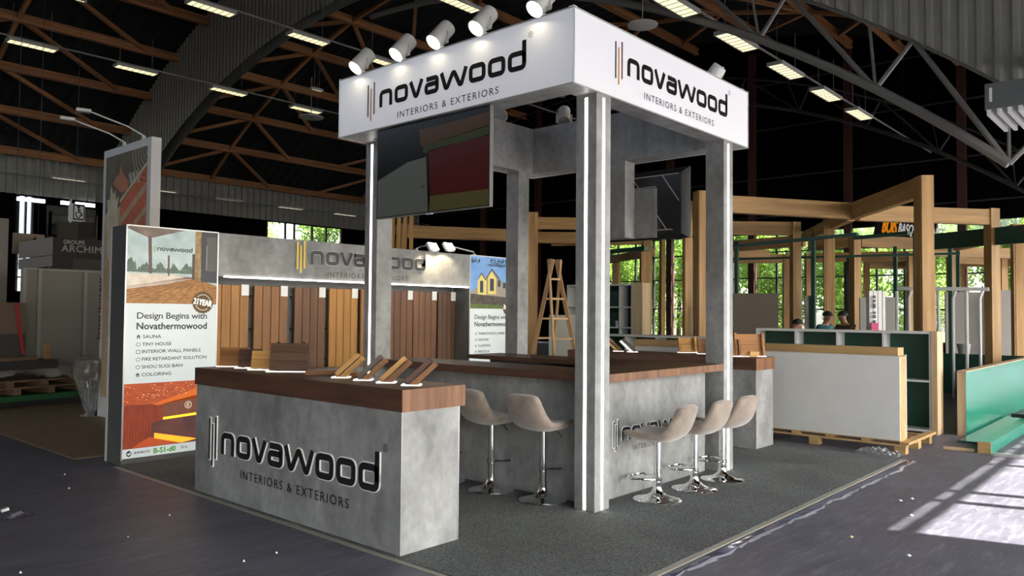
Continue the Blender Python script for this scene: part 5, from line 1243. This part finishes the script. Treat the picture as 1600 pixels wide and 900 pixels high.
bits = [(108,764,'white fleck on the dark floor, farthest from the camera at left'),(101,742,'tiny white fleck near the poster pylon corner'),(265,806,'white chip on the floor left of the counter'),(200,840,'small yellowish chip on the floor left of the counter'),(432,865,'pale chip on floor in front of the counter logo'),(32,896,'white chip at the bottom left frame edge'),(381,878,'tiny chip near the bottom edge, left of the counter corner'),(1330,840,'yellowish crumb on the floor right of the carpet'),(1407,783,'white paper scrap right of the carpet, on the sunlit strip'),(1425,780,'folded white paper scrap beside the sunlit strip'),(1424,806,'white scrap at the sunlit patch corner'),(1420,869,'small white chip on the shaded floor at right'),(1526,797,'tiny chip inside the sunlit floor patch')]
for px, py, lab in bits:
    p = at(px, py, z=0); s_ = .008 if px < 1300 else .016
    mb = MB(); mb.add([p+V((-s_,-s_*.4,.002)), p+V((s_*.8,-s_,.003)), p+V((s_,s_*.6,.002)), p+V((-s_*.3,s_,.006)), p+V((0,0,.016))], [(0,1,4),(1,2,4),(2,3,4),(3,0,4)])
    tag(mb.build('floor_scrap', white_paint if 'yellow' not in lab else mat('scrap_yellow', (.5,.45,.25,1), .6)), lab, 'litter')

# ------------------------------------------------------------------ people beyond the shelves
skin_m = mat('skin', (.33,.17,.11,1), .55); hair_m = mat('dark_hair', (.012,.009,.008,1), .7)
def skin_mesh(name, joints, edges, m_, parent, sub=2):
    me = bpy.data.meshes.new(name); me.from_pydata([tuple(j[0]) for j in joints], edges, []); o = bpy.data.objects.new(name, me); COL.objects.link(o); o.parent = parent
    md = o.modifiers.new('skin', 'SKIN'); md.use_smooth_shade = True
    for i, j in enumerate(joints):
        r_ = j[1]; me.skin_vertices[0].data[i].radius = (r_, r_) if not isinstance(r_, tuple) else r_
    me.skin_vertices[0].data[0].use_root = True
    o.modifiers.new('sub', 'SUBSURF').levels = sub; me.materials.append(m_); return o
def person(loc, face, bend, shirt, trousers, label):
    r = thing('person', label, 'person', loc); r.rotation_euler = (0,0,face)
    def sp(h): # spine point at height above pelvis with forward bend (+x forward)
        a = bend; return V((.0+math.sin(a)*h, 0, .93+math.cos(a)*h))
    ch, nk, hd = sp(.38), sp(.53), sp(.66)+V((.04,0,-.02))
    J = [(V((0,0,.93)),(.13,.15)),(sp(.2),(.11,.14)),(ch,(.12,.17)),(nk,.055),(sp(.60)+V((.02,0,0)),.055),(hd,(.085,.078)),(hd+V((.01,0,.09)),(.075,.07))]
    Ed = [(0,1),(1,2),(2,3),(3,4),(4,5),(5,6)]
    def chain(start, pts):
        k = start
        for p_, r_ in pts: J.append((V(p_), r_)); Ed.append((k, len(J)-1)); k = len(J)-1
        return k
    for s in (-1, 1):
        sh = sp(.46)+V((0,.18*s,0)); el = sh+V((.14,.04*s,-.27)); wr = el+V((.22,-.04*s,-.06))
        k = chain(2, [(sh,.055),(el,.042),(wr,.028),(wr+V((.06,0,-.01)),(.03,.018))])
        for f_, (dy, ln) in enumerate(((.03,.07),(.01,.08),(-.01,.075),(-.03,.06))): chain(k, [(wr+V((.10,dy*s,-.02)),.009),(wr+V((.10+ln,dy*s,-.05)),.008)])
        chain(k, [(wr+V((.06,.045*s,-.01)),.010),(wr+V((.10,.065*s,-.03)),.009)])
        chain(0, [(V((0,.09*s,.86)),.09),(V((.03,.10*s,.50)),.06),(V((0,.10*s,.09)),.042),(V((.05,.10*s,.04)),.04),(V((.17,.11*s,.03)),.032)])
    skin_mesh('body', J, Ed, skin_m, r)
    Js = [(V((0,0,.90)),(.145,.165)),(sp(.2),(.125,.155)),(ch,(.135,.185)),(sp(.48),.075)]; Es = [(0,1),(1,2),(2,3)]
    for s in (-1, 1):
        sh = sp(.46)+V((0,.18*s,0)); el = sh+V((.12,.035*s,-.22)); Js.append((sh,.07)); Es.append((2,len(Js)-1)); Js.append((el,.058)); Es.append((len(Js)-2,len(Js)-1))
    skin_mesh('shirt', Js, Es, shirt, r)
    Jt = [(V((0,0,.93)),(.14,.16))]; Et = []
    for s in (-1, 1):
        k = 0
        for p_, r_ in ((V((0,.09*s,.86)),.10),(V((.03,.10*s,.50)),.072),(V((0,.10*s,.12)),.056)): Jt.append((p_, r_)); Et.append((k, len(Jt)-1)); k = len(Jt)-1
    skin_mesh('trousers', Jt, Et, trousers, r)
    c = hd+V((-.022,0,.035)); mb = MB()
    for i in range(9):
        for k in range(16):
            th = math.pi*.5*i/8; a = 2*math.pi*k/16; mb.v.append(c+V((math.sin(th)*math.cos(a)*.098, math.sin(th)*math.sin(a)*.086, math.cos(th)*.10)))
    for i in range(8):
        for k in range(16): mb.f.append((i*16+k, i*16+(k+1) % 16, (i+1)*16+(k+1) % 16, (i+1)*16+k))
    me = bpy.data.meshes.new('hair'); me.from_pydata([tuple(v) for v in mb.v], [], mb.f); me.materials.append(hair_m); o = bpy.data.objects.new('hair', me); COL.objects.link(o); o.parent = r
    nose = MB(); nose.add([V((hd.x+.088,0,hd.z+.03)),V((hd.x+.085,-.014,hd.z-.01)),V((hd.x+.085,.014,hd.z-.01)),V((hd.x+.112,0,hd.z-.005))], [(0,1,3),(0,3,2),(1,2,3)])
    me = bpy.data.meshes.new('nose'); me.from_pydata([tuple(v) for v in nose.v], [], nose.f); me.materials.append(skin_m); o = bpy.data.objects.new('nose', me); COL.objects.link(o); o.parent = r
    for s in (-1, 1):
        e_ = MB().box(hd.x+.078, hd.x+.09, s*.032-.010, s*.032+.010, hd.z+.03, hd.z+.04); me = bpy.data.meshes.new('eye'); me.from_pydata([tuple(v) for v in e_.v], [], e_.f); me.materials.append(black_pl); o = bpy.data.objects.new('eye', me); COL.objects.link(o); o.parent = r
    return r
def ground(px, d): p = deep(px, 500, d); return V((p.x, p.y, 0))
teal = mat('teal_shirt', (.02,.13,.15,1), .8); brown_sh = mat('brown_shirt', (.07,.045,.03,1), .8); cream = mat('cream_shirt', (.5,.5,.38,1), .8); navy = mat('navy_trousers', (.02,.025,.05,1), .8)
person(ground(1282, 15.0), math.radians(-100), .20, teal, navy, 'person in a teal shirt bending forward beyond the low shelf')
person(ground(1325, 14.6), math.radians(150), .15, brown_sh, navy, 'person in a brown shirt facing the one in teal')
person(ground(1207, 14.0), math.radians(-48), .72, cream, navy, 'person in a cream shirt stooping behind the low shelf left end')

# ------------------------------------------------------------------ outside: ground, trees
og = B(XB+.3, XB+60, -40, 90, -.12, -.02).build('lawn', mat('lawn', (.10,.20,.03,1), .9, var=.3, vscale=2)); tag(og, kind='structure')
og = B(XA-40, XB+.2, YB+.3, YB+60, -.12, -.02).build('paving', mat('paving_outside', (.4,.4,.38,1), .9)); tag(og, kind='structure')
og = B(XA-20, 17, YB+9, YB+9.3, -.1, 14).build('added_backdrop', mat('backdrop_dark', (.07,.085,.11,1), .8, var=.1, vscale=.8)); tag(og, kind='structure')  # backdrop added outside to dim the sky glare behind the left window
og = B(XA-40, XB+60, WY-60, WY-8, -.12, -.02).build('forecourt', mat('forecourt', (.42,.41,.39,1), .9)); tag(og, kind='structure')
def leaf_mat():
    m = mat('leaf_green', (.11,.24,.03,1), .5, var=.4, vscale=.8, rnd=.25, col2=(.36,.52,.09,1)); n = m.node_tree.nodes; l = m.node_tree.links
    p = n['Principled BSDF']; o = n['Material Output']; t = n.new('ShaderNodeBsdfTranslucent'); x = n.new('ShaderNodeMixShader'); x.inputs[0].default_value = .4
    l.new(p.inputs['Base Color'].links[0].from_socket, t.inputs[0]); l.new(p.outputs[0], x.inputs[1]); l.new(t.outputs[0], x.inputs[2]); l.new(x.outputs[0], o.inputs[0]); return m
lm_ = leaf_mat(); bark = mat('bark', (.06,.045,.03,1), .9)
def tree_mesh(seed, n=9000):
    rnd = random.Random(seed); vs = []; fs = []
    cl_ = [(rnd.uniform(-1.4,1.4), rnd.uniform(-1.4,1.4), rnd.uniform(.9,7.5), rnd.uniform(.7,1.2)) for _ in range(26)]
    for _ in range(n):
        cx, cy, cz, cr = rnd.choice(cl_); d = V((rnd.gauss(0,1), rnd.gauss(0,1), rnd.gauss(0,1))).normalized()*cr*rnd.random()**.4
        c = V((cx,cy,cz))+d; a = V((rnd.gauss(0,1), rnd.gauss(0,1), rnd.gauss(0,1))).normalized(); b = a.orthogonal().normalized(); s = rnd.uniform(.07,.14)
        k = len(vs); vs += [tuple(c-a*s), tuple(c+b*s*.6), tuple(c+a*s), tuple(c-b*s*.6)]; fs.append((k,k+1,k+2,k+3))
    me = bpy.data.meshes.new('foliage'); me.from_pydata(vs, [], fs); me.materials.append(lm_); return me
tms = [tree_mesh(1), tree_mesh(2), tree_mesh(3)]
rnd = random.Random(5); spots = []
for i in range(10): spots.append((XB+4.8+rnd.uniform(-.8,1.8), -9+i*3.8+rnd.uniform(-.3,.3)))
for i in range(10): spots.append((XB+10.5+rnd.uniform(-.6,.8), -10.5+i*4.2+rnd.uniform(-.4,.4)))
for i in range(9): spots.append((XB+17+rnd.uniform(-.6,.8), -12+i*5.4+rnd.uniform(-.4,.4)))
for i in range(3): spots.append((21+i*4.6, YB+4.5+rnd.uniform(0,1)))
words = ['one','two','three','four','five','six','seven','eight','nine','ten','eleven','twelve','thirteen']
for i, (x, y) in enumerate(spots):
    lab = ('leafy tree close outside the end windows, number %s from the right' % words[i]) if i < 10 else (('leafy tree in the rear row outside the end windows, number %s from the right' % words[i-10]) if i < 20 else ('leafy tree in the farthest row outside the end windows, number %s from the right' % words[i-20]) if i < 29 else 'leafy tree outside the high side-wall window, number %s' % words[i-29])
    r = thing('tree', lab, 'tree', (x, y, -.02), 'trees outside the hall'); r.rotation_euler = (0,0,rnd.uniform(0,6)); s = rnd.uniform(.62, .9) if i < 10 else rnd.uniform(.85, 1.0) if i < 20 else rnd.uniform(1.0, 1.25) if i < 29 else 1.0; r.scale = (s,s,s*1.2)
    o = bpy.data.objects.new('foliage', tms[i % 3]); COL.objects.link(o); o.parent = r; o['kind'] = 'stuff'
    me = bpy.data.meshes.get('tree_trunk') 
    if me is None:
        mb = MB().tube([(0,0,0),(.05,0,2),(-.05,.1,4),(0,0,6.5)], [.17,.13,.09,.04], 8); me = bpy.data.meshes.new('tree_trunk'); me.from_pydata([tuple(v) for v in mb.v], [], mb.f); me.materials.append(bark)
    o = bpy.data.objects.new('trunk', me); COL.objects.link(o); o.parent = r
